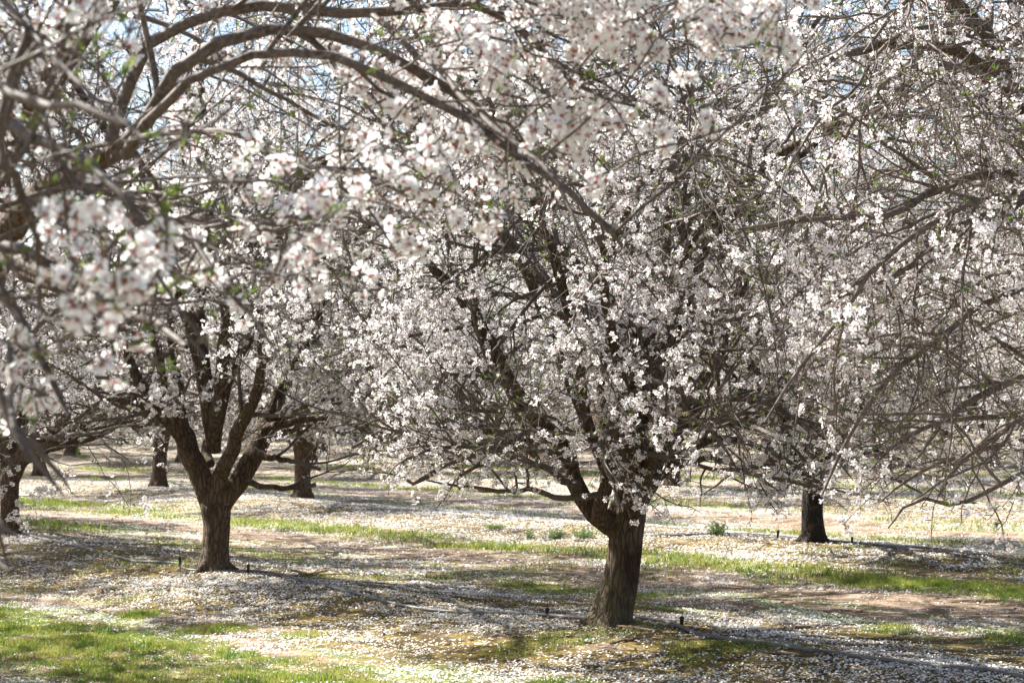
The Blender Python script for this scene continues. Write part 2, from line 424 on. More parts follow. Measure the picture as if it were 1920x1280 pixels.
def build_tree(name, seed, base, trunk, limbs, label, group=None, keep=None, n2=7.0, n3=4.2, n4=5.0, detail=1, fl=1.0, clus=(2, 6),
               leaves=1.0, size=0.0195, zmin=0.75, voxel=0.0, l2=(0.9, 2.0), keep_f=None, sides4=3, bare=0.52, thin=1.0, tmat=None, outw=0.35, wmat=None):
    """trunk: [(xyz, r)], limbs: list of [(xyz, r)]; world coordinates; base: (x, y) world"""
    rng = np.random.RandomState(seed)
    bz = float(height(base[0], base[1])) - 0.01
    org = np.array((base[0], base[1], bz))
    LN = 18
    lp, lr, ll = [], [], []
    for lb in limbs:
        p, r, L = resample([q[0] for q in lb], [q[1] for q in lb], LN)
        p[2:-1] += rng.normal(size=(LN - 3, 3)) * 0.009 * np.minimum(1, r[2:-1, None] / 0.03)
        lp.append(p); lr.append(r); ll.append(L)
    lp, lr, ll = np.array(lp), np.array(lr), np.array(ll)
    # --- trunk mesh
    tp, tr, TL = resample([q[0] for q in trunk], [q[1] for q in trunk], 26)
    tp[0, 2] -= 0.06
    if voxel: tr = tr * 0.89
    sd_ = 36
    Vt, Qt = tubes(tp[None], tr[None], sd_)
    Vt = Vt.reshape(26, sd_, 3); ctr = tp[:, None]
    ang = np.arange(sd_) / sd_ * 2 * math.pi; zz = np.linspace(0, 1, 26)[:, None]
    rip = 1 + 0.05 * np.sin(ang * 3 + 2 * zz + seed) + 0.035 * np.sin(ang * 7 - 3 * zz + seed * 2) + 0.022 * np.sin(ang * 13 + 5 * zz + seed)
    flare = 1 + 0.24 * np.exp(-zz * TL / 0.09) * (1 + 0.9 * np.sin(ang * 5 + seed))
    Vt = (ctr + (Vt - ctr) * (rip * flare)[..., None]).reshape(-1, 3)
    capb = np.arange(sd_)[None]; capt = (np.arange(sd_) + 25 * sd_)[None, ::-1]
    thick = lr.max(1) > 0.028
    vs, fs, off = [Vt], [Qt, capb, capt], len(Vt)
    tails = []
    if thick.any():
        for k in np.where(thick)[0]:
            e = int(np.argmax(lr[k] < 0.021)) if (lr[k] < 0.021).any() else LN - 1      # the thin end of a limb belongs to the crown
            e = max(e, 2)
            hp, hr, _ = resample(lp[k][:e + 1], lr[k][:e + 1], LN)
            if e < LN - 1:
                a, b, _ = resample(lp[k][e - 1:], lr[k][e - 1:], 12); tails.append((a, b))
            a, b = tubes(hp[None], hr[None], 16); m = (LN - 1) * 16
            vs.append(a); fs += [b + off, np.arange(16)[None, ::-1] + off, np.arange(16)[None] + m + off]; off += len(a)
    if voxel:
        for k in range(5):
            a = seed + k * 1.2566 + rng.uniform(-0.25, 0.25); dv = np.array((math.cos(a), math.sin(a), 0)); R0 = trunk[0][1]; q = rng.uniform(0.8, 1.2)
            rp, r_, _ = resample([org + dv * R0 * 0.40 + (0, 0, 0.13 * q), org + dv * R0 * 0.75 + (0, 0, 0.05 * q), org + dv * R0 * 1.15 + (0, 0, 0.0), org + dv * R0 * 1.7 + (0, 0, -0.045)], [0.03, 0.045, 0.034, 0.02], 12)
            a_, b_ = tubes(rp[None], r_[None], 12); vs.append(a_); fs += [b_ + off, np.arange(12)[None, ::-1] + off, np.arange(12)[None] + 132 + off]; off += len(a_)
    root = link(name, None, label=label, cat='tree', group=group, loc=org)
    me = mk_mesh('trunk', np.concatenate(vs) - org, fs, [tmat or M_TRUNK])
    to = link('trunk', me, root)
    if voxel:
        md = to.modifiers.new('blend', 'REMESH'); md.mode = 'VOXEL'; md.voxel_size = voxel; md.use_smooth_shade = True
        sm = to.modifiers.new('soften', 'SMOOTH'); sm.factor = 0.5; sm.iterations = 3
    # --- branches
    oc = np.array((base[0], base[1], 1.2))
    def flt(Q, Rd, L, kp, zm):
        m = Q[:, -1, 2] > zm + rng.uniform(-0.08, 0.15, len(L))
        m &= Q[:, :, 2].min(1) > zm - 0.1
        if kp is not None: m &= kp(Q, rng)
        return Q[m], Rd[m], L[m]
    totL = ll.sum()
    sub = [(lp[~thick], lr[~thick], 6)] if (~thick).any() else []
    Q2, R2, L2 = grow(rng, lp, lr, ll, totL * n2 * 0.42, l2[0], l2[1], 12, 0.62, 0.022 * thin, 0.0035 * thin, (30, 80), 0.12, (0, 0, -0.035), 0.22, oc, outw)
    Q2, R2, L2 = flt(Q2, R2, L2, keep, zmin + 0.1)
    W2 = np.where(thick, 0.45, 1.0) * ll
    PA = np.concatenate([lp[:, np.linspace(3, LN - 1, 12).astype(int)], Q2]); RA = np.concatenate([lr[:, np.linspace(3, LN - 1, 12).astype(int)], R2]); LA = np.concatenate([W2, L2])
    Q3, R3, L3 = grow(rng, PA, RA, LA, LA.sum() * n3, 0.35, 1.05, 9, 0.6, 0.0075 * thin, 0.0021, (25, 75), 0.16, (0, 0, -0.02), 0.06)
    Q3, R3, L3 = flt(Q3, R3, L3, keep, zmin)
    Q4, R4, L4 = grow(rng, Q3, R3, L3, L3.sum() * n4, 0.10, 0.42, 5, 0.62, 0.0034 * (0.5 + 0.5 * thin), 0.0013, (30, 80), 0.17, (0, 0, 0.0), 0.08)
    Q4, R4, L4 = flt(Q4, R4, L4, keep, zmin - 0.08)
    # --- blossom clusters on the fine wood
    QB = np.concatenate([Q4, Q3[:, ::2]]); LB = np.concatenate([L4 * 1.0, L3 * 0.9])
    nc = int(LB.sum() * 6.0 * fl)
    ix = rng.choice(len(QB), nc, p=LB / LB.sum()); tt = rng.beta(1.6, 1.0, nc) * 3.999; i0 = tt.astype(int); fr = (tt - i0)[:, None]
    cp = QB[ix, i0] * (1 - fr) + QB[ix, i0 + 1] * fr
    tn = nrm(QB[ix, i0 + 1] - QB[ix, i0])
    sdir = nrm(nrm(np.cross(tn, rng.normal(size=(nc, 3)))) + 0.3 * tn + np.array((0, 0, 0.15)))
    # patchy bloom: clumps of heavy and bare twigs
    pat = np.sin(cp[:, 0] * 5.1 + seed) + np.sin(cp[:, 1] * 4.3 + seed * 2) + np.sin(cp[:, 2] * 6.2 + 1.3 * seed) + 0.8 * np.sin(cp[:, 0] * 17 + cp[:, 1] * 13 + seed) + 0.8 * np.sin(cp[:, 2] * 19 - cp[:, 1] * 11 + seed) + rng.normal(size=nc) * 0.45
    spur_end = cp + sdir * rng.uniform(0.012, 0.035, nc)[:, None]
    SP = np.stack([cp, spur_end], 1); SR = np.stack([np.full(nc, 0.0022), np.full(nc, 0.0026)], 1)
    bl = pat > np.quantile(pat, bare)
    if keep_f is not None: bl &= keep_f(cp, rng)
    ce, cd = spur_end[bl], sdir[bl]
    num = rng.randint(clus[0], clus[1] + 1, len(ce))
    fi = np.repeat(np.arange(len(ce)), num)
    fd = nrm(cd[fi] + rng.normal(size=(len(fi), 3)) * 0.75)
    fp = ce[fi] + fd * rng.uniform(0.004, 0.022, len(fi))[:, None] + rng.normal(size=(len(fi), 3)) * 0.011
    fsz = size * rng.uniform(0.78, 1.12, len(fi))
    kinds = rng.choice(5, len(fi), p=(0.42, 0.24, 0.16, 0.09, 0.09))
    vs, ts, ti, mi, off = [], [], [], [], 0
    for k, kn in enumerate(('open', 'cup', 'flat', 'bud', 'calyx')):
        m = kinds == k
        if not m.any(): continue
        tm = calyx_template() if kn == 'calyx' else flower_template(kn, detail)
        s_ = fsz[m] * (0.62 if kn == 'calyx' else 1.0)
        a, b, c, d = scatter(tm, fp[m], fd[m], s_, rng, off)
        vs.append(a); ts.append(b); ti.append(c); mi.append(d); off += len(a)
    bm_ = mk_mesh('blossoms', np.concatenate(vs) - org, [np.concatenate(ts)], [M_PETAL, M_CALYX], np.concatenate(mi), {'tint': np.concatenate(ti)}, smooth=False)
    # --- leaves
    nl = int(nc * 0.42 * leaves); li = rng.choice(nc, nl)
    k = rng.randint(3, 6, nl); lj = np.repeat(li, k)
    ld = nrm(sdir[lj] + rng.normal(size=(len(lj), 3)) * 0.55 + np.array((0, 0, 0.25)))
    lv = (np.array([(0, 0, 0), (0.13, 0.03, 0.45), (-0.13, 0.03, 0.45), (0, -0.08, 1.0), (0, -0.04, 0.48)], float), np.array([(0, 1, 4), (0, 4, 2), (1, 3, 4), (4, 3, 2)]), np.zeros(5), np.zeros(4, int))
    a, b, c, d = scatter(lv, spur_end[lj], ld, rng.uniform(0.012, 0.030, len(lj)), rng)
    lm_ = mk_mesh('leaves', a - org, [b], [M_LEAF], smooth=False)
    # --- wood mesh
    vs, fs, off = [], [], 0
    for Q, Rd, sd3 in ([(lp[~thick], lr[~thick], 8)] if (~thick).any() else []) + ([(np.array([t[0] for t in tails]), np.array([t[1] for t in tails]), 9)] if tails else []) + [(Q2, R2, 7), (Q3, R3, 4), (Q4, R4, sides4), (SP, SR, 3)]:
        if not len(Q): continue
        a, b = tubes(Q, Rd, sd3); vs.append(a); fs.append(b + off); off += len(a)
    wm_ = mk_mesh('crown', np.concatenate(vs) - org, fs, [wmat or M_TWIG])
    cr = link('crown', wm_, root)
    link('blossoms', bm_, cr); link('leaves', lm_, cr)
    print(name, 'twigs', len(Q2), len(Q3), len(Q4), 'flowers', len(fi), 'verts', off)
    return root

def tr_path(pts, d=None):
    """[(px, py, width_px[, d])] traced over the photograph, at their distances -> [(xyz, r)]"""
    out = []
    for q in pts:
        dd = q[3] if len(q) > 3 else d
        out.append((P(q[0], q[1], dd), q[2] * 0.5 / F_PX * dd))
    return out

def auto_limbs(rng, base, z0, n=5, L=3.0, r=0.075, az0=None, spread=1.0, skip=None, elr=(42, 66)):
    out = []
    az0 = rng.uniform(0, 6.28) if az0 is None else az0
    for k in range(n):
        a = az0 + k * 2 * math.pi / n + rng.uniform(-0.3, 0.3)
        if skip and skip(a): continue
        el = math.radians(rng.uniform(*elr)); p = np.array((base[0], base[1], z0)); d = np.array((math.cos(a) * math.cos(el), math.sin(a) * math.cos(el), math.sin(el)))
        rr = r * rng.uniform(0.8, 1.1); pts = [(p + d * -0.05, rr)]; m = 9; Lk = L * rng.uniform(0.85, 1.1)
        for i in range(1, m + 1):
            p = p + d * Lk / m
            pts.append((p.copy(), rr * (1 - i / m) ** 0.8 + 0.008))
            d = nrm(d + rng.normal(size=3) * 0.11 + np.array((math.cos(a) * 0.07, math.sin(a) * 0.07, -0.055)) * spread)
        out.append(pts)
        # one secondary scaffold
        j = rng.randint(2, 5); p = pts[j][0].copy(); a2 = a + rng.choice([-1, 1]) * rng.uniform(0.5, 0.9); rr2 = pts[j][1] * 0.72
        el = math.radians(rng.uniform(30, 65)); d = np.array((math.cos(a2) * math.cos(el), math.sin(a2) * math.cos(el), math.sin(el)))
        q = [(p.copy(), rr2)]
        for i in range(1, 8):
            p = p + d * Lk * 0.62 / 7; q.append((p.copy(), rr2 * (1 - i / 7) ** 0.8 + 0.007))
            d = nrm(d + rng.normal(size=3) * 0.12 + np.array((math.cos(a2) * 0.07, math.sin(a2) * 0.07, -0.06)))
        out.append(q)
    return out

# ---------------------------------------------------------------- the hero trees
DM = 12.79
main_trunk = tr_path([(1141, 1180, 96), (1146, 1155, 83), (1160, 1100, 76), (1168, 1050, 72), (1172, 1000, 72), (1172, 962, 84), (1172, 940, 60)], DM)
main_limbs = [tr_path(q) for q in [
    [(1148, 990, 38, DM), (1120, 968, 38, DM), (1092, 940, 36, 12.75), (1080, 895, 34, 12.7), (1070, 860, 33, 12.7), (1050, 825, 31, 12.65), (1012, 790, 30, 12.6), (965, 735, 29, 12.6), (930, 670, 28, 12.5), (895, 600, 26, 12.4), (850, 540, 22, 12.3), (790, 480, 16, 12.2), (740, 420, 9, 12.1)],
    [(1082, 905, 30, 12.75), (1060, 885, 28, 12.9), (1028, 868, 26, 13.0), (985, 838, 22, 13.1), (930, 806, 19, 13.1), (880, 797, 17, 13.1), (830, 789, 16, 13.1), (780, 791, 13, 13.1), (715, 808, 10, 13.1), (660, 840, 6, 13.1)],
    [(1172, 980, 48, DM), (1184, 900, 46, 12.85), (1203, 820, 40, 12.95), (1215, 740, 37, 13.0), (1236, 680, 34, 13.05), (1256, 620, 31, 13.1), (1264, 565, 29, 13.15), (1285, 495, 25, 13.2), (1290, 420, 21, 13.3), (1272, 320, 18, 13.4), (1243, 230, 16, 13.5), (1212, 130, 13, 13.6), (1195, 20, 9, 13.7)],
    [(1310, 660, 24, 13.2), (1290, 630, 22, 13.1), (1268, 570, 21, 13.0), (1256, 500, 20, 12.9), (1250, 440, 17, 12.8), (1262, 350, 14, 12.7), (1300, 270, 10, 12.6), (1350, 180, 6, 12.5)],
    [(1200, 740, 28, 12.95), (1213, 680, 26, 12.8), (1192, 625, 24, 12.6), (1150, 575, 22, 12.45), (1112, 528, 20, 12.3), (1060, 470, 17, 12.1), (1003, 430, 15, 12.0), (960, 375, 13, 11.9), (930, 320, 9, 11.8)],
    [(1195, 800, 26, 12.95), (1140, 700, 22, 13.1), (1072, 610, 20, 13.3), (1035, 550, 18, 13.5), (998, 505, 15, 13.6), (960, 470, 12, 13.7), (900, 455, 8, 13.8)],
    [(1178, 975, 44, DM), (1194, 940, 42, 12.9), (1222, 890, 40, 13.1), (1250, 830, 37, 13.3), (1290, 765, 35, 13.5), (1328, 705, 32, 13.7), (1365, 630, 29, 13.9), (1388, 540, 24, 14.1), (1395, 450, 19, 14.3), (1425, 350, 14, 14.5), (1470, 260, 8, 14.6)],
    [(1140, 985, 34, 12.7), (1122, 958, 30, 12.6), (1138, 920, 27, 12.45), (1142, 875, 24, 12.3), (1150, 800, 22, 12.0), (1185, 720, 19, 11.7), (1250, 650, 16, 11.4), (1330, 610, 12, 11.1), (1420, 590, 8, 10.9)],
    [(1128, 926, 13, 12.45), (1085, 931, 12, 12.3), (1045, 931, 11, 12.2), (1010, 920, 10, 12.1), (985, 917, 10, 12.0), (950, 921, 9, 11.9), (900, 915, 7, 11.8), (845, 909, 5, 11.7), (800, 900, 3, 11.7)],
    [(1075, 870, 13, 12.6), (1020, 842, 12, 12.4), (962, 832, 11, 12.2), (905, 846, 10, 12.0), (840, 870, 9, 11.9), (800, 890, 11, 11.8), (772, 906, 7, 11.8), (740, 888, 5, 11.8), (690, 885, 2, 11.8)],
    [(1000, 800, 12, 12.5), (940, 840, 10, 12.3), (900, 870, 9, 12.2), (860, 895, 6, 12.1), (838, 925, 4, 12.1), (818, 953, 2, 12.1)],
    [(1225, 780, 26, 12.9), (1290, 790, 22, 12.5), (1360, 795, 15, 12.1), (1440, 810, 10, 11.7), (1500, 850, 6, 11.4), (1530, 900, 2, 11.3)],
    [(1180, 960, 26, 12.7), (1185, 880, 24, 12.2), (1160, 820, 20, 11.7), (1140, 800, 15, 11.4), (1130, 850, 10, 11.1), (1150, 910, 7, 11.0), (1165, 960, 3, 10.95)],
    [(1190, 960, 26, 12.7), (1220, 870, 24, 12.1), (1260, 800, 19, 11.5), (1310, 790, 12, 11.0), (1350, 830, 7, 10.7), (1385, 885, 3, 10.6)],
    [(1200, 930, 20, 12.8), (1280, 850, 18, 12.6), (1370, 820, 14, 12.4), (1450, 850, 10, 12.2), (1530, 900, 6, 12.0), (1580, 930, 2, 12.0)],
    [(1200, 920, 18, 12.9), (1260, 880, 15, 13.2), (1330, 860, 12, 13.4), (1400, 880, 8, 13.6), (1460, 920, 3, 13.7)],
    [(1190, 900, 20, 12.6), (1250, 810, 17, 12.0), (1340, 750, 13, 11.5), (1450, 760, 9, 11.1), (1540, 830, 6, 10.8), (1600, 900, 2, 10.7)],
    [(1085, 910, 15, 12.6), (1000, 868, 12, 12.0), (920, 845, 9, 11.6), (840, 838, 7, 11.4), (760, 860, 4, 11.3), (720, 900, 2, 11.2)],
    [(1060, 860, 16, 12.6), (980, 790, 13, 12.9), (890, 750, 10, 13.1), (800, 750, 8, 13.3), (720, 800, 5, 13.4), (680, 860, 2, 13.4)],
    [(1165, 960, 34, 12.9), (1165, 880, 30, 13.4), (1120, 790, 26, 14.0), (1080, 690, 22, 14.6), (1080, 560, 17, 15.1), (1110, 430, 10, 15.4)],
    [(1180, 960, 34, 12.7), (1190, 860, 28, 12.2), (1170, 740, 24, 11.6), (1140, 600, 20, 11.0), (1130, 470, 15, 10.5), (1090, 380, 10, 10.2)],
]]
def keep_main(Q, rng):
    px, py, d = project(Q[:, -1])
    lim = np.interp(px, [600, 700, 820, 950, 1100, 1240, 1400, 1600], [800, 930, 950, 925, 945, 1010, 985, 980])
    return py < lim + rng.uniform(-70, 25, len(px)) + np.where(rng.uniform(size=len(px)) < 0.20, 70, 0)
main_limbs += auto_limbs(np.random.RandomState(4), MAIN, 1.0, 5, 5.6, 0.036, az0=0.2, elr=(48, 72))
build_tree('almond_tree', 11, MAIN, main_trunk, main_limbs,
           'large almond tree with leaning, dark wet-stained trunk right of centre, nearest whole tree',
           keep=keep_main, voxel=0.011, detail=1, n2=9.5, n3=7.5, n4=9.0, fl=1.6, zmin=0.72, l2=(1.1, 2.9), tmat=M_STAIN, outw=0.12)

D2 = 16.67
t2_trunk = tr_path([(402, 1080, 72), (402, 1060, 62), (404, 1020, 55), (405, 980, 56), (403, 950, 64), (404, 930, 44)], D2)
t2_limbs = [tr_path(q) for q in [
    [(399, 958, 38, D2), (388, 925, 42, D2), (372, 885, 43, D2), (354, 845, 42, 16.7), (338, 805, 38, 16.7), (315, 775, 28, 16.7), (285, 750, 24, 16.7), (262, 720, 20, 16.7), (235, 660, 17, 16.7), (200, 590, 13, 16.8), (150, 540, 8, 16.8)],
    [(345, 815, 30, 16.7), (337, 770, 24, 16.8), (336, 730, 22, 16.9), (328, 695, 20, 17.0), (318, 660, 18, 17.1), (320, 590, 15, 17.2), (340, 520, 12, 17.4), (350, 430, 7, 17.5)],
    [(335, 800, 24, 16.6), (316, 750, 20, 16.5), (303, 710, 18, 16.4), (300, 650, 16, 16.2), (270, 580, 13, 16.0), (255, 500, 8, 15.8)],
    [(408, 955, 36, D2), (412, 900, 32, 16.6), (426, 862, 29, 16.5), (446, 812, 27, 16.4), (468, 765, 24, 16.2), (487, 715, 21, 16.0), (490, 640, 18, 15.8), (475, 560, 14, 15.6), (480, 480, 8, 15.5)],
    [(408, 958, 38, D2), (432, 922, 38, 16.7), (460, 880, 39, 16.75), (485, 835, 37, 16.8), (505, 790, 34, 16.9), (518, 755, 30, 17.0), (545, 700, 25, 17.1), (580, 640, 20, 17.3), (610, 560, 15, 17.5), (650, 500, 8, 17.7)],
    [(395, 870, 18, 16.9), (387, 840, 16, 17.2), (394, 795, 15, 17.5), (405, 730, 13, 17.9), (420, 640, 11, 18.3), (410, 540, 6, 18.6)],
    [(455, 895, 16, 16.7), (478, 908, 13, 16.6), (505, 912, 11, 16.5), (535, 914, 11, 16.5), (565, 912, 10, 16.4), (592, 908, 8, 16.4)],
    [(478, 848, 20, 16.7), (500, 857, 14, 16.6), (530, 862, 11, 16.5), (560, 866, 8, 16.4), (600, 880, 5, 16.3)],
    [(505, 790, 22, 16.9), (550, 770, 18, 16.7), (600, 750, 14, 16.4), (650, 760, 10, 16.2), (690, 800, 6, 16.0), (700, 860, 3, 15.9)],
    [(500, 800, 16, 16.8), (580, 785, 12, 16.3), (660, 795, 9, 16.0), (740, 840, 5, 15.8), (780, 890, 2, 15.7)],
    [(490, 830, 14, 17.1), (560, 800, 11, 17.6), (640, 810, 8, 18.0), (700, 850, 4, 18.2)],
    [(365, 870, 20, 16.6), (320, 800, 16, 16.2), (260, 760, 13, 15.8), (200, 750, 10, 15.5), (140, 790, 6, 15.3)],
]]
def keep_t2(Q, rng):
    px, py, d = project(Q[:, -1])
    lim = np.interp(px, [0, 150, 300, 360, 480, 560, 700], [850, 860, 850, 830, 840, 900, 930])
    return py < lim + rng.uniform(-60, 40, len(px))
t2_limbs += auto_limbs(np.random.RandomState(5), T2, 1.1, 5, 5.6, 0.06, az0=0.2, elr=(60, 80))
build_tree('almond_tree', 23, T2, t2_trunk, t2_limbs,
           'almond tree with brown trunk forking into a wide V, grey hose round its foot',
           keep=keep_t2, voxel=0.013, detail=1, n2=13, n3=7.5, n4=8, fl=2.1, zmin=0.72, l2=(0.9, 2.2))

# next tree of the same row, at the left edge
D3 = 20.5; TL = np.array((P(18, 1005, D3)[0], D3))
tl_limbs = [tr_path(q) for q in [
    [(20, 905, 30, D3), (45, 850, 32, 20.4), (88, 812, 31, 20.2), (130, 775, 29, 20.0), (168, 745, 24, 19.8), (220, 700, 18, 19.6), (260, 640, 12, 19.5)],
    [(30, 880, 22, D3), (60, 850, 20, 20.3), (95, 832, 17, 20.0), (150, 797, 16, 19.8), (215, 765, 12, 19.5), (270, 745, 7, 19.3)],
    [(40, 870, 14, D3), (95, 842, 12, 20.2), (165, 825, 11, 20.0), (215, 803, 8, 19.8)],
    [(15, 905, 26, D3), (0, 830, 24, 20.6), (-40, 750, 20, 20.7), (-60, 640, 14, 20.9)],
    [(20, 900, 24, 20.6), (40, 810, 22, 20.9), (70, 700, 18, 21.3), (60, 590, 12, 21.8)]]]
tl_limbs += auto_limbs(np.random.RandomState(6), TL, 0.9, 5, 5.5, 0.06, az0=0.9, elr=(55, 80))
build_tree('almond_tree', 31, TL, tr_path([(18, 1012, 46), (18, 985, 40), (18, 940, 38), (18, 900, 40), (20, 880, 30)], D3), tl_limbs,
           'almond tree whose trunk stands at the left edge behind the blurred near blossoms', detail=1, voxel=0.016, zmin=0.8, n2=13, n3=8, n4=8, l2=(1.0, 2.4), fl=2.2,
           keep=lambda Q, rng: project(Q[:, -1])[1] < 850 + rng.uniform(-60, 30, len(Q)))

# second row: tree with the charred trunk
D4 = 19.8; T3 = np.array((P(1525, 1015, D4)[0], D4))
t3_limbs = [tr_path(q) for q in [
    [(1522, 905, 34, D4), (1505, 865, 30, 19.7), (1482, 835, 27, 19.6), (1450, 795, 24, 19.5), (1400, 740, 19, 19.3), (1350, 670, 12, 19.1), (1320, 600, 7, 19.0)],
    [(1534, 905, 32, D4), (1555, 855, 28, 20.0), (1590, 800, 25, 20.2), (1640, 740, 21, 20.4), (1700, 690, 15, 20.6), (1760, 660, 8, 20.8)],
    [(1527, 900, 30, D4), (1530, 840, 28, 19.4), (1545, 760, 24, 19.0), (1550, 670, 19, 18.6), (1530, 590, 12, 18.4), (1520, 500, 7, 18.3)],
    [(1527, 900, 28, 19.9), (1510, 830, 26, 20.5), (1490, 740, 22, 21.1), (1500, 640, 17, 21.7), (1510, 550, 9, 22.1)],
    [(1520, 905, 15, 19.7), (1450, 872, 12, 19.4), (1380, 885, 8, 19.2), (1320, 925, 3, 19.1)],
    [(1532, 895, 15, 19.6), (1590, 872, 12, 19.2), (1660, 890, 8, 18.9), (1730, 925, 3, 18.8)],
    [(1524, 900, 15, 19.5), (1510, 880, 12, 18.8), (1490, 890, 8, 18.3), (1470, 930, 3, 18.0)],
    [(1540, 880, 18, 19.7), (1590, 850, 15, 19.2), (1650, 850, 12, 18.8), (1720, 880, 7, 18.5)]]]
t3_limbs += auto_limbs(np.random.RandomState(7), T3, 0.8, 5, 5.4, 0.06, az0=0.4, elr=(52, 80))
build_tree('almond_tree', 47, T3, tr_path([(1527, 1022, 56), (1526, 1005, 48), (1524, 960, 44), (1525, 920, 44), (1527, 890, 34)], D4), t3_limbs,
           'almond tree with short charred black trunk on the pale petals, right of the leaning one', detail=1, voxel=0.015, zmin=0.52, tmat=M_CHAR, n2=13, n3=8, n4=8, l2=(1.0, 2.4), fl=2.2,
           keep=lambda Q, rng: project(Q[:, -1])[1] < 945 + rng.uniform(-70, 30, len(Q)))

# tree on the right, trunk outside the frame, long bare arching shoots
TR = MAIN - E1 * STEP
DR = TR[1]
fk = np.array((TR[0], TR[1], 1.0))
def from_fork(first, rest, fork=None, r=0.026):
    """a limb that leaves the fork, passes a point off frame, then follows a traced line"""
    f = fk if fork is None else fork
    t = tr_path(rest); mid = (f * 0.45 + t[0][0] * 0.55) + np.array((0, 0, first))
    return [(f, max(r, t[0][1] * 1.5)), (f * 0.8 + mid * 0.2 + np.array((0, 0, 0.15)), max(r * 0.8, t[0][1] * 1.3)), (mid, t[0][1] * 1.15)] + t
r_limbs = [
    from_fork(-0.1, [(2060, 760, 18, 8.9), (1980, 765, 14, 8.9), (1900, 775, 12, 8.9), (1800, 785, 10, 8.8), (1710, 815, 8, 8.8), (1650, 860, 5, 8.7), (1610, 915, 2, 8.7)]),
    from_fork(-0.1, [(2060, 800, 18, 8.7), (1980, 820, 13, 8.6), (1880, 835, 11, 8.6), (1780, 860, 9, 8.5), (1700, 900, 6, 8.5), (1640, 950, 2, 8.5)]),
    from_fork(0.25, r=0.075, rest=[(2010, 330, 48, 8.9), (1940, 235, 44, 8.9), (1905, 180, 42, 8.95), (1868, 110, 38, 9.0), (1825, 50, 36, 9.0), (1770, -10, 32, 9.1), (1700, -80, 24, 9.2), (1600, -160, 14, 9.3)]),
    tr_path([(1915, 190, 26, 8.9), (1880, 148, 24, 8.8), (1850, 121, 22, 8.7), (1795, 97, 20, 8.6), (1750, 84, 20, 8.5), (1686, 81, 19, 8.4), (1610, 94, 17, 8.3), (1560, 112, 12, 8.2), (1500, 160, 6, 8.1)]),
    tr_path([(1930, 200, 16, 8.8), (1894, 166, 15, 8.6), (1828, 135, 14, 8.4), (1773, 120, 13, 8.2), (1730, 121, 13, 8.1), (1686, 135, 12, 8.0), (1653, 162, 12, 7.9), (1628, 195, 11, 7.9), (1603, 222, 10, 7.8), (1572, 280, 9, 7.8), (1545, 335, 7, 7.8), (1520, 420, 4, 7.8)]),
    from_fork(0.2, [(2060, 330, 23, 8.4), (1960, 318, 21, 8.2), (1905, 318, 19, 8.1), (1850, 325, 16, 8.0), (1790, 340, 16, 7.9), (1735, 365, 15, 7.9), (1675, 403, 14, 7.8), (1620, 420, 12, 7.8), (1560, 398, 10, 7.7), (1500, 405, 9, 7.7), (1450, 436, 8, 7.7), (1385, 430, 5, 7.7)]),
    from_fork(0.15, [(2060, 340, 22, 8.0), (1980, 335, 18, 7.9), (1920, 352, 14, 7.8), (1860, 368, 13, 7.7), (1800, 392, 13, 7.7), (1735, 425, 12, 7.6), (1690, 465, 11, 7.6), (1640, 500, 10, 7.6), (1590, 580, 9, 7.6), (1540, 640, 8, 7.6), (1490, 700, 7, 7.6), (1435, 790, 5, 7.6)]),
    from_fork(0.1, [(2060, 350, 22, 8.1), (1980, 352, 16, 8.0), (1920, 375, 12, 8.0), (1850, 400, 12, 7.9), (1790, 430, 11, 7.9), (1730, 470, 11, 7.9), (1680, 520, 10, 7.8), (1620, 550, 9, 7.8), (1560, 555, 7, 7.8), (1500, 590, 5, 7.8), (1420, 680, 3, 7.8)]),
    from_fork(0.0, [(2100, 480, 22, 8.2), (2000, 500, 18, 8.1), (1920, 540, 14, 8.0), (1850, 565, 13, 8.0), (1795, 600, 12, 7.9), (1755, 640, 11, 7.9), (1719, 662, 11, 7.8), (1664, 710, 10, 7.7), (1627, 756, 10, 7.7), (1594, 810, 9, 7.7), (1566, 870, 7, 7.7), (1540, 930, 4, 7.7)]),
    from_fork(-0.1, [(2060, 640, 22, 8.2), (1980, 680, 18, 8.1), (1920, 706, 15, 8.0), (1872, 726, 14, 7.9), (1832, 746, 13, 7.9), (1795, 769, 11, 7.8), (1762, 800, 8, 7.8), (1720, 860, 4, 7.8)]),
    from_fork(-0.1, [(2060, 700, 20, 8.3), (1980, 745, 15, 8.2), (1920, 780, 12, 8.1), (1872, 813, 11, 8.0), (1828, 848, 9, 8.0), (1784, 885, 7, 7.9), (1760, 930, 4, 7.9)]),
    from_fork(-0.15, [(2060, 830, 20, 8.3), (1980, 862, 14, 8.2), (1920, 883, 12, 8.1), (1883, 903, 10, 8.0), (1839, 927, 9, 8.0), (1785, 946, 8, 7.9), (1740, 935, 7, 7.9), (1700, 942, 6, 7.9), (1665, 990, 3, 7.9)]),
    from_fork(0.3, [(2100, 200, 22, 8.2), (2000, 80, 20, 8.0), (1920, 0, 20, 7.9), (1860, -40, 15, 7.8), (1780, -50, 12, 7.7), (1690, 10, 9, 7.6), (1620, 100, 6, 7.5)]),
    tr_path([(1850, 40, 14, 8.2), (1790, 45, 11, 8.0), (1700, 60, 9, 7.8), (1640, 110, 8, 7.7), (1600, 170, 7, 7.6), (1540, 220, 6, 7.5), (1470, 330, 4, 7.5)]),
]
_rr = np.random.RandomState(77)
r_limbs += auto_limbs(_rr, TR, 1.0, 4, 4.2, 0.075, az0=-0.6, skip=lambda a: math.cos(a) < -0.3 and math.sin(a) < 0.7)
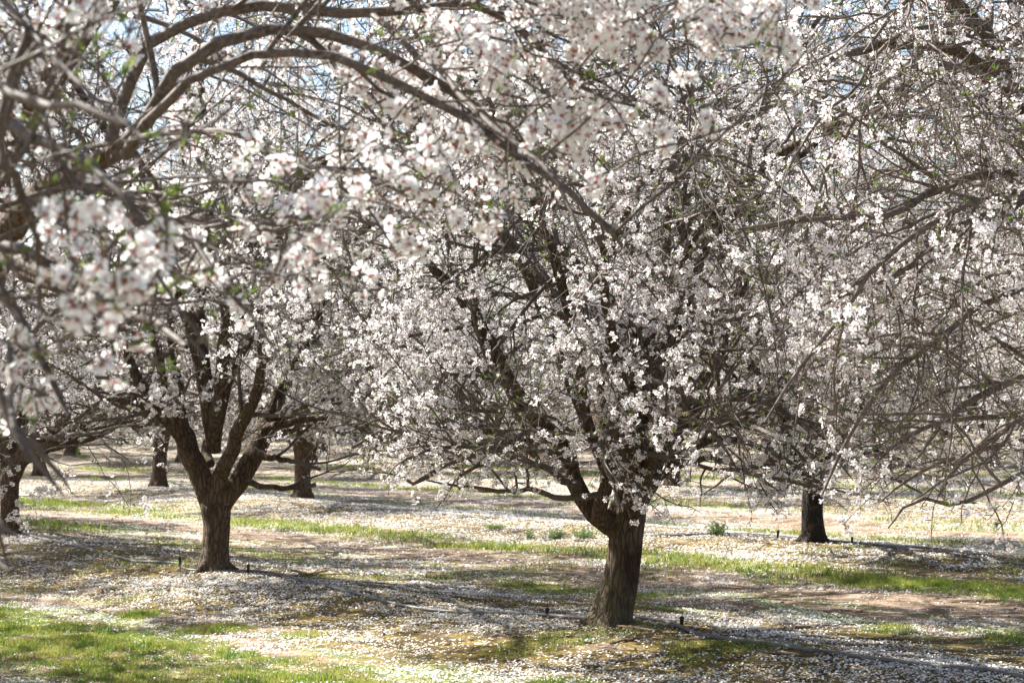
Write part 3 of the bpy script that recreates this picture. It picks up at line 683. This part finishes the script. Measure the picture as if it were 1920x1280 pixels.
r_limbs += [[(fk, 0.07), (fk + np.array((-0.6, 0.7, 0.7)), 0.055), (fk + np.array((-1.3, 1.2, 1.3)), 0.04), (fk + np.array((-2.0, 1.6, 1.6)), 0.026), (fk + np.array((-2.7, 1.8, 1.5)), 0.012)]]
def keep_r(Q, rng):
    px, py, d = project(Q[:, -1])
    lx = np.interp(py, [-200, 0, 200, 500, 800, 1000], [1330, 1350, 1400, 1400, 1420, 1500])
    lim = np.interp(px, [1400, 1500, 1600, 1800, 1920], [760, 930, 1010, 1010, 985])
    return (px > lx + rng.uniform(-60, 160, len(px))) & (py < lim + rng.uniform(-110, 30, len(px)) + np.where(rng.uniform(size=len(px)) < 0.20, 70, 0))
build_tree('almond_tree', 59, TR, [(np.array((TR[0], TR[1], -0.02)), 0.17), (np.array((TR[0], TR[1], 0.3)), 0.14), (np.array((TR[0], TR[1], 0.8)), 0.14), (np.array((TR[0], TR[1], 1.05)), 0.15)], r_limbs,
           'almond tree reaching in from the right edge with long arching, sparsely flowering grey branches',
           keep=keep_r, detail=1, n2=9, n3=7.0, n4=7, fl=1.25, bare=0.55, zmin=0.7, l2=(0.9, 2.3), sides4=4, thin=0.8, tmat=M_LIMB, wmat=M_TWIG_LIT)

# tree in the near row, trunk just outside the left edge, its canopy hanging in front of the camera
TF = np.array((-1.80, 5.8)); ff = np.array((TF[0], TF[1], 0.95))
f_limbs = [
    [(ff, 0.085), (P(-60, 700, 5.4), 0.066), (P(-10, 470, 5.0), 0.05)] + tr_path([(50, 385, 46, 4.8), (110, 340, 42, 4.6), (165, 318, 36, 4.5), (230, 290, 32, 4.4), (285, 225, 28, 4.35), (310, 160, 27, 4.3), (350, 105, 26, 4.3), (405, 70, 25, 4.3), (480, 50, 24, 4.3), (560, 50, 23, 4.3), (640, 72, 22, 4.3), (710, 103, 20, 4.3), (780, 135, 17, 4.3), (860, 175, 13, 4.3), (930, 230, 9, 4.3), (1000, 330, 5, 4.2)]),
    tr_path([(235, 290, 24, 4.3), (262, 250, 22, 4.2), (318, 185, 20, 4.1), (360, 150, 19, 4.05), (420, 120, 18, 4.0), (480, 100, 18, 4.0), (540, 96, 18, 4.0), (610, 105, 17, 4.0), (680, 130, 17, 4.0), (750, 160, 16, 4.0), (820, 195, 15, 4.0), (900, 240, 15, 4.0), (955, 285, 14, 4.0), (1035, 335, 13, 3.95), (1085, 375, 13, 3.95), (1125, 415, 13, 3.9), (1158, 443, 15, 3.9)]),
    tr_path([(200, 300, 26, 4.7), (230, 180, 25, 4.7), (270, 95, 24, 4.7), (330, 52, 23, 4.7), (420, 22, 23, 4.7), (500, 14, 22, 4.7), (590, 20, 21, 4.7), (690, 26, 20, 4.7), (790, 14, 18, 4.7), (870, 8, 17, 4.7), (930, 22, 16, 4.7), (985, 62, 15, 4.7), (1030, 115, 13, 4.6), (1100, 170, 9, 4.5), (1190, 200, 5, 4.4)]),
    tr_path([(700, 30, 13, 4.6), (735, 62, 13, 4.4), (775, 95, 13, 4.3), (825, 135, 12, 4.2), (870, 185, 12, 4.1), (920, 232, 12, 4.0), (975, 275, 11, 3.9), (1040, 330, 9, 3.8), (1090, 440, 6, 3.7), (1120, 510, 4, 3.7)]),
    tr_path([(1150, 440, 9, 3.9), (1172, 418, 8, 3.88), (1230, 368, 7, 3.85), (1290, 318, 7, 3.8), (1340, 268, 6, 3.8), (1420, 190, 5, 3.75), (1500, 110, 4, 3.7), (1545, 50, 3, 3.7)]),
    tr_path([(250, 262, 14, 4.2), (300, 250, 12, 4.1), (375, 246, 11, 4.0), (450, 252, 10, 3.9), (525, 296, 9, 3.8), (600, 330, 8, 3.7), (680, 380, 6, 3.7), (740, 470, 4, 3.6)]),
    tr_path([(60, 380, 30, 4.6), (160, 400, 24, 4.4), (260, 410, 18, 4.2), (375, 412, 13, 4.1), (450, 424, 11, 4.0), (550, 411, 10, 3.9), (625, 405, 8, 3.9), (700, 418, 6, 3.9), (760, 470, 4, 3.9)]),
    tr_path([(650, 310, 8, 4.0), (710, 345, 8, 3.9), (780, 370, 7, 3.9), (850, 395, 6, 3.9), (900, 430, 4, 3.9)]),
    tr_path([(150, 330, 18, 4.2), (230, 360, 15, 4.0), (300, 400, 13, 3.8), (360, 450, 11, 3.7), (410, 520, 10, 3.6), (470, 590, 8, 3.5), (520, 660, 5, 3.4)]),
    tr_path([(100, 285, 13, 3.2), (150, 345, 12, 3.15), (200, 395, 12, 3.1), (240, 430, 10, 3.05), (300, 520, 8, 3.0), (350, 600, 6, 2.9), (400, 660, 4, 2.85)]),
    [(ff + np.array((0, 0, 0.1)), 0.075), (P(-260, 560, 4.9), 0.055), (P(-330, 200, 4.0), 0.03), (P(-220, -60, 3.3), 0.016)] + tr_path([(-60, -60, 18, 2.9), (60, 60, 13, 2.7), (140, 150, 10, 2.5), (220, 200, 8, 2.4), (270, 260, 6, 2.35)]),
    [(P(-220, -60, 3.3), 0.014), (P(-160, 60, 2.8), 0.010), (P(-60, 120, 2.5), 0.008), (P(20, 170, 2.35), 0.006), (P(90, 200, 2.3), 0.005), (P(170, 195, 2.2), 0.006), (P(230, 235, 2.2), 0.003)],
    [(P(-260, 560, 4.9), 0.035), (P(-200, 480, 4.0), 0.024), (P(-120, 500, 3.3), 0.016), (P(-60, 560, 2.9), 0.012), (P(-20, 680, 2.8), 0.009), (P(10, 780, 2.75), 0.007), (P(45, 860, 2.7), 0.005), (P(75, 915, 2.7), 0.004), (P(120, 930, 2.7), 0.002)],
    [(P(-120, 500, 3.3), 0.012), (P(-60, 700, 3.0), 0.009), (P(-30, 860, 2.9), 0.006), (P(-5, 980, 2.8), 0.004), (P(15, 1060, 2.8), 0.002)],
    [(P(-200, 480, 4.0), 0.02), (P(-100, 440, 3.4), 0.014), (P(-20, 520, 3.1), 0.010), (P(50, 620, 3.0), 0.008), (P(100, 720, 2.95), 0.006), (P(130, 780, 2.9), 0.003)],
    [(P(-100, 440, 3.4), 0.014), (P(40, 470, 3.2), 0.010), (P(140, 530, 3.1), 0.008), (P(200, 600, 3.0), 0.006), (P(215, 670, 3.0), 0.003)],
    [(P(-150, 60, 3.4), 0.016), (P(-40, 180, 3.2), 0.012), (P(60, 260, 3.0), 0.010), (P(160, 300, 2.9), 0.008), (P(240, 380, 2.8), 0.005), (P(300, 450, 2.8), 0.003)],
    [(P(-60, 800, 2.9), 0.006), (P(-25, 930, 2.75), 0.005), (P(5, 985, 2.7), 0.004), (P(35, 1005, 2.7), 0.002)],
    [(P(-60, 900, 2.9), 0.005), (P(-20, 1030, 2.8), 0.004), (P(18, 1070, 2.75), 0.002)],
    [(P(10, 780, 2.75), 0.006), (P(60, 830, 2.75), 0.005), (P(105, 880, 2.75), 0.004), (P(130, 915, 2.75), 0.002)],
    [(P(20, 640, 2.9), 0.006), (P(20, 760, 2.6), 0.005), (P(40, 830, 2.5), 0.004), (P(70, 880, 2.5), 0.002)],
    [(ff, 0.075), (P(-120, 620, 5.6), 0.055), (P(0, 300, 5.4), 0.045), (P(120, 120, 5.2), 0.035), (P(230, -30, 5.1), 0.022), (P(380, -140, 5.0), 0.012)],
    [(P(-10, 470, 5.0), 0.03), (P(80, 520, 4.6), 0.022), (P(180, 560, 4.2), 0.015), (P(280, 600, 3.9), 0.010), (P(350, 650, 3.7), 0.006)],
    [(P(60, 60, 2.7), 0.012), (P(0, 250, 2.75), 0.010), (P(30, 340, 2.8), 0.008), (P(70, 450, 2.85), 0.006), (P(75, 560, 2.9), 0.004)],
    tr_path([(860, 10, 13, 4.7), (950, -10, 12, 4.5), (1040, 20, 11, 4.4), (1110, 60, 9, 4.3), (1180, 90, 7, 4.3), (1230, 60, 5, 4.2)]),
]
_rf = np.random.RandomState(3)
f_limbs += auto_limbs(_rf, TF, 0.95, 5, 2.6, 0.07, az0=2.0, skip=lambda a: math.cos(a) > -0.2 )
BX = [-600, -50, 30, 80, 140, 165, 250, 330, 480, 600, 700, 760, 900, 1000, 1100, 1185, 1230, 1300, 1420, 1560, 1610, 1700]
BY = [1250, 1170, 1130, 1000, 960, 760, 730, 700, 670, 610, 590, 560, 520, 490, 540, 560, 440, 330, 270, 150, -50, -900]
ARCS = []
for k_ in (0, 1, 2, 3, 4):
    a_, _r, _l = resample([q[0] for q in f_limbs[k_]], [q[1] for q in f_limbs[k_]], 90); ARCS.append((a_, _r))
def off_arcs(p, rng, pad):
    px, py, d = project(p); ok = np.ones(len(p), bool)
    for a_, r_ in ARCS:
        ax, ay, ad = project(a_)
        D = np.hypot(px[:, None] - ax, py[:, None] - ay); k = D.argmin(1); D = D[np.arange(len(p)), k]
        ok &= ~((D < r_[k] / ad[k] * F_PX + pad) & (d < ad[k] + 0.03) & (rng.uniform(size=len(p)) < 0.94))
    return ok
def keep_f1(Q, rng):
    px, py, d = project(Q[:, -1])
    arc = off_arcs(Q[:, -1], rng, 8) & off_arcs(Q[:, Q.shape[1] // 2], rng, 8)
    return arc & (py < np.interp(px, BX, BY) - rng.uniform(0, 90, len(px))) & (Q[:, :, 1].min(1) > np.interp(px, [0, 250, 450, 700, 1100, 1400], [2.15, 2.3, 2.8, 3.2, 3.4, 3.2]))
def keep_f2(cp, rng):
    px, py, d = project(cp)
    return (py < np.interp(px, BX, BY) - 15) & (d > 1.95) & off_arcs(cp, rng, 26) & (rng.uniform(size=len(px)) < np.clip((d - 1.2) / 2.0, 0.25, 1))
build_tree('almond_tree', 71, TF, [(np.array((TF[0], TF[1], -0.02)), 0.17), (np.array((TF[0], TF[1], 0.3)), 0.14), (np.array((TF[0], TF[1], 0.8)), 0.14), (ff + np.array((0, 0, 0.05)), 0.15)], f_limbs,
           'nearest almond tree, blurred branches heavy with white blossom arching in from upper left',
           keep=keep_f1, keep_f=keep_f2, tmat=M_LIMB, outw=0.1, detail=2, n2=11, n3=8.5, n4=8, fl=1.7, clus=(3, 8), bare=0.42, zmin=0.6, l2=(0.5, 1.3), sides4=4, size=0.0205, thin=0.42)

# ---------------------------------------------------------------- orchard trees further back
VAR = []
for v in range(4):
    rg = np.random.RandomState(100 + v)
    b = np.array((0.0, 300.0 + 20 * v))
    hz = float(height(b[0], b[1]))
    tk = [(np.array((0, b[1], hz)), 0.15), (np.array((0.01, b[1], hz + 0.25)), 0.12), (np.array((0.03, b[1], hz + 0.6)), 0.112), (np.array((0.04, b[1], hz + 0.85)), 0.15), (np.array((0.04, b[1], hz + 0.95)), 0.10)]
    lm = auto_limbs(rg, b + np.array((0.04, 0)), hz + 0.8, 5, 4.6, 0.085, elr=(58, 80)) + auto_limbs(rg, b + np.array((0.04, 0)), hz + 0.75, 4, 3.2, 0.06, elr=(24, 42))
    VAR.append(build_tree('almond_tree', 200 + v, b, tk, lm, 'x', keep=None, detail=(1 if v < 2 else 0), n2=12, n3=8, n4=8, fl=2.3, zmin=0.55, l2=(0.8, 1.8), size=0.021))

def kids(o): return [c for c in C.objects if c.parent == o]
tree_kids = {id(v): [(k, kids(k)) for k in kids(v)] for v in VAR}
def copy_tree(src, x, y, rz, sc, label, group=None):
    r = src.copy(); C.objects.link(r); r.location = (x, y, float(height(x, y)) - 0.01); r.rotation_euler = (0, 0, rz); r.scale = (sc, sc, sc)
    r['label'] = label
    if group: r['group'] = group
    elif 'group' in r: del r['group']
    for k, gk in tree_kids[id(src)]:
        c = k.copy(); C.objects.link(c); c.parent = r
        for g_ in gk:
            d = g_.copy(); C.objects.link(d); d.parent = c
    return r
rt = np.random.RandomState(9)
named = [
    (568, 928, 0, 'slender almond tree seen through the low bare branches right of the V-forked tree', 2.3, 1.0),
    (298, 908, 1, 'almond tree with bottle-shaped dark trunk, seen between the left edge and the V-forked tree', 0.4, 1.0),
    (76, 884, 0, 'distant almond tree with dark trunk foot just right of the left-edge tree', 4.1, 0.95),
    (1262, 905, 1, 'almond tree far behind, its trunk just right of the leaning trunk fork', 1.2, 1.0),
    (903, 868, 0, 'far almond tree seen in the sunny gap left of the leaning trunk', 5.2, 0.95),
]
taken = []
for px, py, v, lab, rz, sc in named:
    d = 1.6 * F_PX / (py - 732); x = (px - 960) / F_PX * d
    copy_tree(VAR[v], x, d, rz, sc, lab); taken.append((x, d))
GL = 'almond tree far back in the orchard, part of the pale blossom behind the nearer trees'
OL, OG = 'almond tree standing just outside the left edge of the picture', 'almond trees outside the left edge'
cnt = 0
for j in range(1, 16):
    for k in range(-22, 30):
        s = 3.67 * 1.0 * j - 5.107 * (k) + 0.0
        x, y = from_sp(s + rt.uniform(-0.25, 0.25), ROW * j + rt.uniform(-0.2, 0.2))
        if y < 22 or y > 100 or x > 0.285 * y + 3.5 or x < -0.285 * y - 6.5: continue
        if any(math.hypot(x - a, y - b) < 3.6 for a, b in taken) or math.hypot(x - T3[0], y - T3[1]) < 4: continue
        if j == 1 and y < 27: continue            # the gap in the second row
        near = y < 40
        qx = 960 + 3500 * x / y
        if near and (340 < qx < 470 or 1640 < qx < 1890 or 740 < qx < 880): continue      # gaps in the rows
        v = rt.choice([0, 1]) if near else rt.choice([0, 1, 2, 3])
        copy_tree(VAR[v], x, y, rt.uniform(0, 6.28), rt.uniform(0.92, 1.1), *((OL, OG) if qx < -3500 * 3.4 / y else (GL, 'almond trees far back in the orchard'))); cnt += 1
for k in (3, 4):                                   # the left-hand row goes on
    x, y = from_sp(STEP * k, 0)
    copy_tree(VAR[k % 2], x, y, 1.0 * k, 1.0, OL, OG)
x, y = TF + E1 * STEP
copy_tree(VAR[1], x, y, 2.0, 1.0, OL, OG)
x, y = TF + 2 * E1 * STEP
copy_tree(VAR[0], x, y, 3.0, 1.0, OL, OG)
print('far trees', cnt)
for v in VAR:
    for k, gk in tree_kids[id(v)]:
        for g_ in gk: bpy.data.objects.remove(g_)
        bpy.data.objects.remove(k)
for v in VAR: bpy.data.objects.remove(v)

# ---------------------------------------------------------------- ground cover
rg = np.random.RandomState(12)
def frustum_pts(n, d0, d1, power=1.0, side=0.30, extra=0.6):
    u = rg.uniform(size=n); d = np.sqrt(d0 * d0 + u ** power * (d1 * d1 - d0 * d0))
    x = rg.uniform(-1, 1, n) * (d * side + extra)
    return x, d
def turf(s, p):
    """how grassy, 0..1"""
    def band(c, hw, soft): return np.clip((hw - np.abs(p - c + 0.10 * fbm(s, p, 0.8))) / soft, 0, 1)
    near = np.clip((0.95 - np.abs(p + 2.9 + 0.22 * fbm(s, p, 2.2, 11.0))) / 0.35, 0, 1) * np.where(s < 3.5, 1, 1)
    f1 = band(1.9, 0.55, 0.4) * np.clip(fbm(s, p, 0.55, 1.0) * 1.3 + 0.15, 0, 1) * 0.8
    f2 = band(4.35, 0.62, 0.35) * np.clip(0.9 + fbm(s, p, 0.4, 2.0) * 0.5, 0, 1)
    f3 = band(8.3, 0.5, 0.4) * np.clip(0.4 + fbm(s, p, 0.5, 3.0), 0, 1) * 0.7
    f4 = band(10.9, 0.5, 0.4) * np.clip(0.4 + fbm(s, p, 0.5, 4.0), 0, 1) * 0.7
    f5 = band(15.0, 0.6, 0.4) * 0.5 + band(17.3, 0.6, 0.4) * 0.6
    patch = band(-1.75, 0.42, 0.3) * np.clip(fbm(s, p, 0.7, 5.0) * 2 - 0.4, 0, 1)
    sp = np.clip(fbm(s, p, 0.45, 8.0) * 2.2 - 1.1, 0, 1) * 0.35
    near = near * np.clip(1.1 - np.clip(fbm(s, p, 0.6, 6.0), 0, 1) * 0.35 - np.clip(fbm(s, p, 2.6, 2.0), 0, 1) * 0.3, 0, 1)
    near = np.maximum(near, np.clip(fbm(s, p, 1.6, 5.5) * 2 - 1.0, 0, 1) * 0.8 * (p < -3.4))
    return np.clip(np.maximum.reduce([near, f1, f2, f3, f4, f5, patch, sp]), 0, 1)
def grass(n, d0, d1, hgt, wd, name, label):
    x, y = frustum_pts(n, d0, d1)
    s, p = to_sp(x, y); g = turf(s, p)
    m = rg.uniform(size=n) < g ** 1.1; x, y, g = x[m], y[m], g[m]; k = len(x)
    z = height(x, y); h = hgt * rg.uniform(0.35, 1.45, k) * (0.8 + 0.5 * np.clip(fbm(s[m], p[m], 1.8, 3.0), -1, 1)) * (0.55 + 0.45 * g)
    a = rg.uniform(0, 6.28, k); lean = rg.uniform(0.1, 0.9, k) * h; la = rg.uniform(0, 6.28, k)
    base = np.stack([x, y, z - 0.004], -1); sv = np.stack([np.cos(a), np.sin(a), 0 * a], -1) * (wd * rg.uniform(0.7, 1.3, k) / 2)[:, None]
    tip = base + np.stack([np.cos(la) * lean, np.sin(la) * lean, h], -1)
    midp = base + np.stack([np.cos(la) * lean * 0.3, np.sin(la) * lean * 0.3, h * 0.55], -1)
    V = np.stack([base - sv, base + sv, midp + sv * 0.8, midp - sv * 0.8, tip], 1).reshape(-1, 3)
    i = np.arange(k) * 5
    me = mk_mesh(name, V, [np.stack([i, i + 1, i + 2, i + 3], -1), np.stack([i + 3, i + 2, i + 4], -1)], [M_GRASS], smooth=False)
    link(name, me, label=label, cat='grass', kind='stuff'); print('grass', k)
grass(620000, 9.0, 16.5, 0.046, 0.0045, 'grass', 'short yellow-green grass strip in the near wheel alley and scattered tufts')
grass(620000, 16.5, 42.0, 0.06, 0.009, 'grass', 'green grass strips in the alleys farther back between the rows')

def petals(n, d0, d1, sz, power=1.0):
    x, y = frustum_pts(n, d0, d1, power)
    s, p = to_sp(x, y); q = pdist(p); g = turf(s, p)
    c = 0.28 + 0.5 * fbm(s, p, 0.9, 4.0) + 0.6 * fbm(s * 2.0, p * 3.2, 1.5, 9.0) - 0.2 * (q > 2.6) - 0.85 * g
    c = np.where((p > -4.4) & (p < -1.0), c * 0.9, c)
    m = rg.uniform(size=n) < np.clip(c, 0.04, 1); x, y = x[m], y[m]; k = len(x)
    z = height(x, y) + 0.005 + rg.uniform(0, 0.006, k)
    nz = nrm(np.stack([rg.normal(size=k) * 0.38, rg.normal(size=k) * 0.38, np.ones(k)], -1))
    t = (np.array([(-0.5, 0, 0), (-0.15, -0.36, 0.10), (0.42, -0.30, 0.14), (0.36, 0, 0.03), (0.42, 0.30, 0.14), (-0.15, 0.36, 0.10)], float), np.array([(0, 1, 3), (1, 2, 3), (0, 3, 5), (3, 4, 5)]), np.zeros(6), np.zeros(4, int))
    a, b, _, _ = scatter(t, np.stack([x, y, z], -1), nz, sz * rg.uniform(0.7, 1.2, k), rg)
    print('petals', k); return a, b
a1, b1 = petals(190000, 9.0, 17.0, 0.0165)
a2, b2 = petals(230000, 17.0, 34.0, 0.023, 1.3)
me = mk_mesh('fallen_petals', np.concatenate([a1, a2]), [np.concatenate([b1, b2 + len(a1)])], [M_FPETAL], smooth=False)
link('fallen_petals', me, label='white fallen almond petals scattered over the orchard floor', cat='petals', kind='stuff')

# soil clods and crumbs
x, y = frustum_pts(16000, 9.0, 26.0); s, p = to_sp(x, y); q = pdist(p)
m = rg.uniform(size=len(x)) < np.clip(0.9 * np.exp(-(q / 0.9) ** 2) + 0.15 + 0.3 * fbm(s, p, 1.0, 7.0), 0.05, 1); x, y = x[m], y[m]
for bx_, by_, nn in ((MAIN[0], MAIN[1], 260), (T2[0], T2[1], 220), (T3[0], T3[1], 120)):
    a = rg.uniform(0, 6.28, nn); rr_ = 0.17 + np.abs(rg.normal(size=nn)) * 0.16
    x = np.concatenate([x, bx_ + np.cos(a) * rr_ * 1.2]); y = np.concatenate([y, by_ + np.sin(a) * rr_])
k = len(x); ico = np.array([(0, 0, 1), (.89, 0, .45), (.28, .85, .45), (-.72, .53, .45), (-.72, -.53, .45), (.28, -.85, .45), (.72, .53, -.45), (-.28, .85, -.45), (-.89, 0, -.45), (-.28, -.85, -.45), (.72, -.53, -.45), (0, 0, -1)], float)
icf = np.array([(0, 1, 2), (0, 2, 3), (0, 3, 4), (0, 4, 5), (0, 5, 1), (1, 6, 2), (2, 7, 3), (3, 8, 4), (4, 9, 5), (5, 10, 1), (6, 7, 2), (7, 8, 3), (8, 9, 4), (9, 10, 5), (10, 6, 1), (6, 11, 7), (7, 11, 8), (8, 11, 9), (9, 11, 10), (10, 11, 6)])
sz = rg.lognormal(-4.9, 0.45, k)
jit = 1 + rg.normal(size=(k, 12, 1)) * 0.2
V = (np.stack([x, y, height(x, y) + sz * 0.25], -1)[:, None] + ico[None] * jit * sz[:, None, None] * np.array((1, 1, 0.65)))
me = mk_mesh('soil_clods', V.reshape(-1, 3), [(icf[None] + (np.arange(k) * 12)[:, None, None]).reshape(-1, 3)], [M_CLOD], smooth=False)
link('soil_clods', me, label='brown crumbs and clods of soil lying about the tree rows', cat='soil', kind='stuff')

# ---------------------------------------------------------------- irrigation
def gpt(px, py):
    """ground point under a photo pixel"""
    d = 1.6 * F_PX / (py - 732)
    for _ in range(6):
        x = (px - 960) / F_PX * d; z = float(height(x, d)); d = (1.6 - z) * F_PX / (py - 732)
    return np.array((x, d, float(height(x, d))))
def hose(pts, r, label, name='irrigation_hose', n=160, wob=0.008):
    pp = np.array([gpt(a, b) for a, b in pts]); p_, r_, L = resample(pp, np.full(len(pp), r), n)
    p_[:, 2] = height(p_[:, 0], p_[:, 1]) + r * 0.9
    a, b = tubes(p_[None], r_[None], 10)
    me = mk_mesh(name, a - pp[0], [b], [M_HOSE]); link(name, me, label=label, cat='hose', loc=pp[0])
hose([(-60, 985), (60, 1005), (170, 1030), (250, 1052), (300, 1055), (336, 1057), (347, 1066), (368, 1070), (440, 1072), (470, 1071), (520, 1077), (575, 1090), (640, 1106), (720, 1122), (800, 1142), (870, 1148), (960, 1150), (1010, 1153), (1070, 1158), (1105, 1161)], 0.013,
     'long grey irrigation hose from the left edge past the V-forked tree to the leaning trunk')
hose([(1190, 1160), (1235, 1163), (1277, 1177), (1320, 1192), (1400, 1204), (1500, 1217), (1640, 1236), (1760, 1250), (1850, 1258), (2000, 1285)], 0.014,
     'grey irrigation hose running from the leaning trunk to the lower right corner')
hose([(1195, 1005), (1260, 1004), (1340, 1002), (1440, 1004), (1505, 1009), (1560, 1015), (1640, 1022), (1740, 1034), (1820, 1045), (1980, 1066)], 0.012,
     'faint grey irrigation hose passing behind the charred trunk in the second row')
def sprinkler(px, py, h, label, lean=0.0, wire=1):
    b = gpt(px, py)
    root = link('sprinkler_stake', None, label=label, cat='sprinkler', group='sprinkler stakes beside the irrigation hoses', loc=b)
    # wedge stake with ribs
    V = []; 
    for z, wx, wy in ((-0.05, 0.004, 0.003), (0.0, 0.010, 0.006), (h * 0.55, 0.012, 0.007), (h * 0.92, 0.014, 0.009), (h, 0.010, 0.008)):
        for sx, sy in ((-1, -1), (1, -1), (1, 1), (-1, 1)): V.append((sx * wx + lean * z, sy * wy, z))
    Q = [[4 * i + k, 4 * i + (k + 1) % 4, 4 * i + 4 + (k + 1) % 4, 4 * i + 4 + k] for i in range(4) for k in range(4)] + [[16, 17, 18, 19], [3, 2, 1, 0]]
    link('stake', mk_mesh('stake', V, [np.array(Q)], [M_BLACK], smooth=False), root)
    top = np.array((lean * h, 0, h * 0.9))
    rod, rr_, _ = resample([top, top + (0.002, 0, h * 0.5), top + (0.0, 0.002, h * 0.95)], [0.0024, 0.002, 0.0018], 8)
    a, b_ = tubes(rod[None], rr_[None], 6); link('riser', mk_mesh('riser', a, [b_], [M_BLACK]), root)
    fe, fr_, _ = resample([top + (0, 0, -h * 0.1), top + (-0.03 * wire, 0, -0.01), top + (-0.07 * wire, 0, -h * 0.25), top + (-0.13 * wire, 0, -h * 0.86)], [0.003] * 4, 14)
    a, b_ = tubes(fe[None], fr_[None], 6); link('feeder_tube', mk_mesh('feeder_tube', a, [b_], [M_HOSE]), root)
sprinkler(341, 1061, 0.088, 'black sprinkler stake left of the V-forked tree trunk', -0.15, 1)
sprinkler(467, 1074, 0.085, 'black sprinkler stake right of the V-forked tree trunk', 0.0, -1)
sprinkler(1025, 1154, 0.065, 'black sprinkler stake left of the leaning trunk', 0.05, 1)
sprinkler(1277, 1174, 0.075, 'black sprinkler stake right of the leaning trunk', 0.02, -1)
sprinkler(1457, 1007, 0.085, 'black sprinkler stake left of the charred trunk', 0.1, 1)
sprinkler(1596, 1019, 0.075, 'black sprinkler stake right of the charred trunk', 0.0, -1)

# fallen wood
def stick(pts, rads, label, name='fallen_branch', mat=None, twigs=6, seed=1):
    rr_ = np.random.RandomState(seed)
    pp = np.array([gpt(a, b) + np.array((0, 0, c)) for a, b, c in pts]); p_, r_, L = resample(pp, rads, 20)
    p_[1:-1] += rr_.normal(size=(18, 3)) * 0.004
    vs, fs, off = [], [], 0
    a, b = tubes(p_[None], r_[None], 8); vs.append(a); fs += [b, np.arange(8)[None, ::-1], (np.arange(8) + 19 * 8)[None]]; off = len(a)
    if twigs:
        Q, Rd, L = grow(rr_, p_[None], r_[None], np.array([1.0]), twigs, 0.06, 0.22, 5, 0.5, 0.005, 0.001, (25, 60), 0.15, (0, 0, 0.02), 0.2)
        Q[..., 2] = np.maximum(Q[..., 2], p_[:, 2].min())
        a, b = tubes(Q, Rd, 4); vs.append(a); fs.append(b + off)
    me = mk_mesh(name, np.concatenate(vs) - pp[0], fs, [mat or M_DEAD]); link(name, me, label=label, cat='branch', loc=pp[0])
stick([(480, 1077, 0.01), (530, 1080, 0.012), (580, 1078, 0.015), (615, 1075, 0.03)], [0.008, 0.011, 0.010, 0.006], 'thin dark fallen branch lying right of the V-forked tree', seed=2)
stick([(1143, 1206, 0.008), (1180, 1199, 0.012), (1220, 1197, 0.012), (1262, 1202, 0.006)], [0.006, 0.010, 0.009, 0.004], 'grey fallen branch on bare soil in front of the leaning trunk', seed=3)
stick([(887, 920, 0.03), (905, 922, 0.04), (922, 921, 0.03)], [0.045, 0.055, 0.04], 'short brown log lying on the grass far left of the leaning trunk', 'fallen_log', twigs=0, seed=4)
stick([(1132, 1172, 0.01), (1195, 1180, 0.015), (1240, 1184, 0.008)], [0.01, 0.014, 0.006], 'dark root piece lying against the foot of the leaning trunk', 'root_piece', twigs=4, seed=6)

# weeds
def weed(px, py, r, h, n, label, seed):
    rr_ = np.random.RandomState(seed); b = gpt(px, py)
    a = rr_.uniform(0, 6.28, n); q = rr_.uniform(0, 1, n) ** 0.6
    base = np.stack([np.cos(a) * q * r * 0.4, np.sin(a) * q * r * 0.4, -0.004 + 0 * a], -1)
    H = h * rr_.uniform(0.4, 1.1, n) * (1 - 0.35 * q)
    stems = np.stack([base, base + np.stack([np.cos(a) * q * r * 0.3, np.sin(a) * q * r * 0.3, H * 0.55], -1), base + np.stack([np.cos(a) * q * r * 0.8, np.sin(a) * q * r * 0.8, H], -1)], 1)
    vs, fs = tubes(stems, np.tile([0.002, 0.0016, 0.0008], (n, 1)), 3)
    k = n * 16; j = rr_.randint(0, n, k); t = rr_.uniform(0.1, 1, k) * 1.999; i0 = t.astype(int); f = (t - i0)[:, None]
    lp = stems[j, i0] * (1 - f) + stems[j, np.minimum(i0 + 1, 2)] * f
    lv = (np.array([(0, 0, 0), (0.16, 0.02, 0.5), (-0.16, 0.02, 0.5), (0, -0.06, 1.0)], float), np.array([(0, 1, 2), (1, 3, 2)]), np.zeros(4), np.zeros(2, int))
    A, B, _, _ = scatter(lv, lp, nrm(rr_.normal(size=(k, 3)) + np.array((0, 0, 0.7))), rr_.uniform(0.02, 0.04, k), rr_, len(vs))
    me = mk_mesh('weed_clump', np.concatenate([vs, A]), [fs, B], [M_WEED], smooth=False)
    link('weed_clump', me, label=label, cat='weed', group='weed clumps in the second alley', loc=b)
weed(1037, 1000, 0.13, 0.13, 40, 'bushy green weed clump on bare soil left of the leaning trunk', 1)
weed(1345, 1003, 0.13, 0.19, 46, 'feathery grey-green weed clump on the petals between leaning and charred trunks', 2)
weed(1098, 1008, 0.18, 0.13, 44, 'broad low green weed clump touching the left side of the leaning trunk', 3)
weed(925, 990, 0.14, 0.07, 24, 'flat sparse weed clump, leftmost on the bare strip', 4)
weed(992, 1000, 0.08, 0.12, 14, 'small brownish upright weed beside the bushy one', 5)
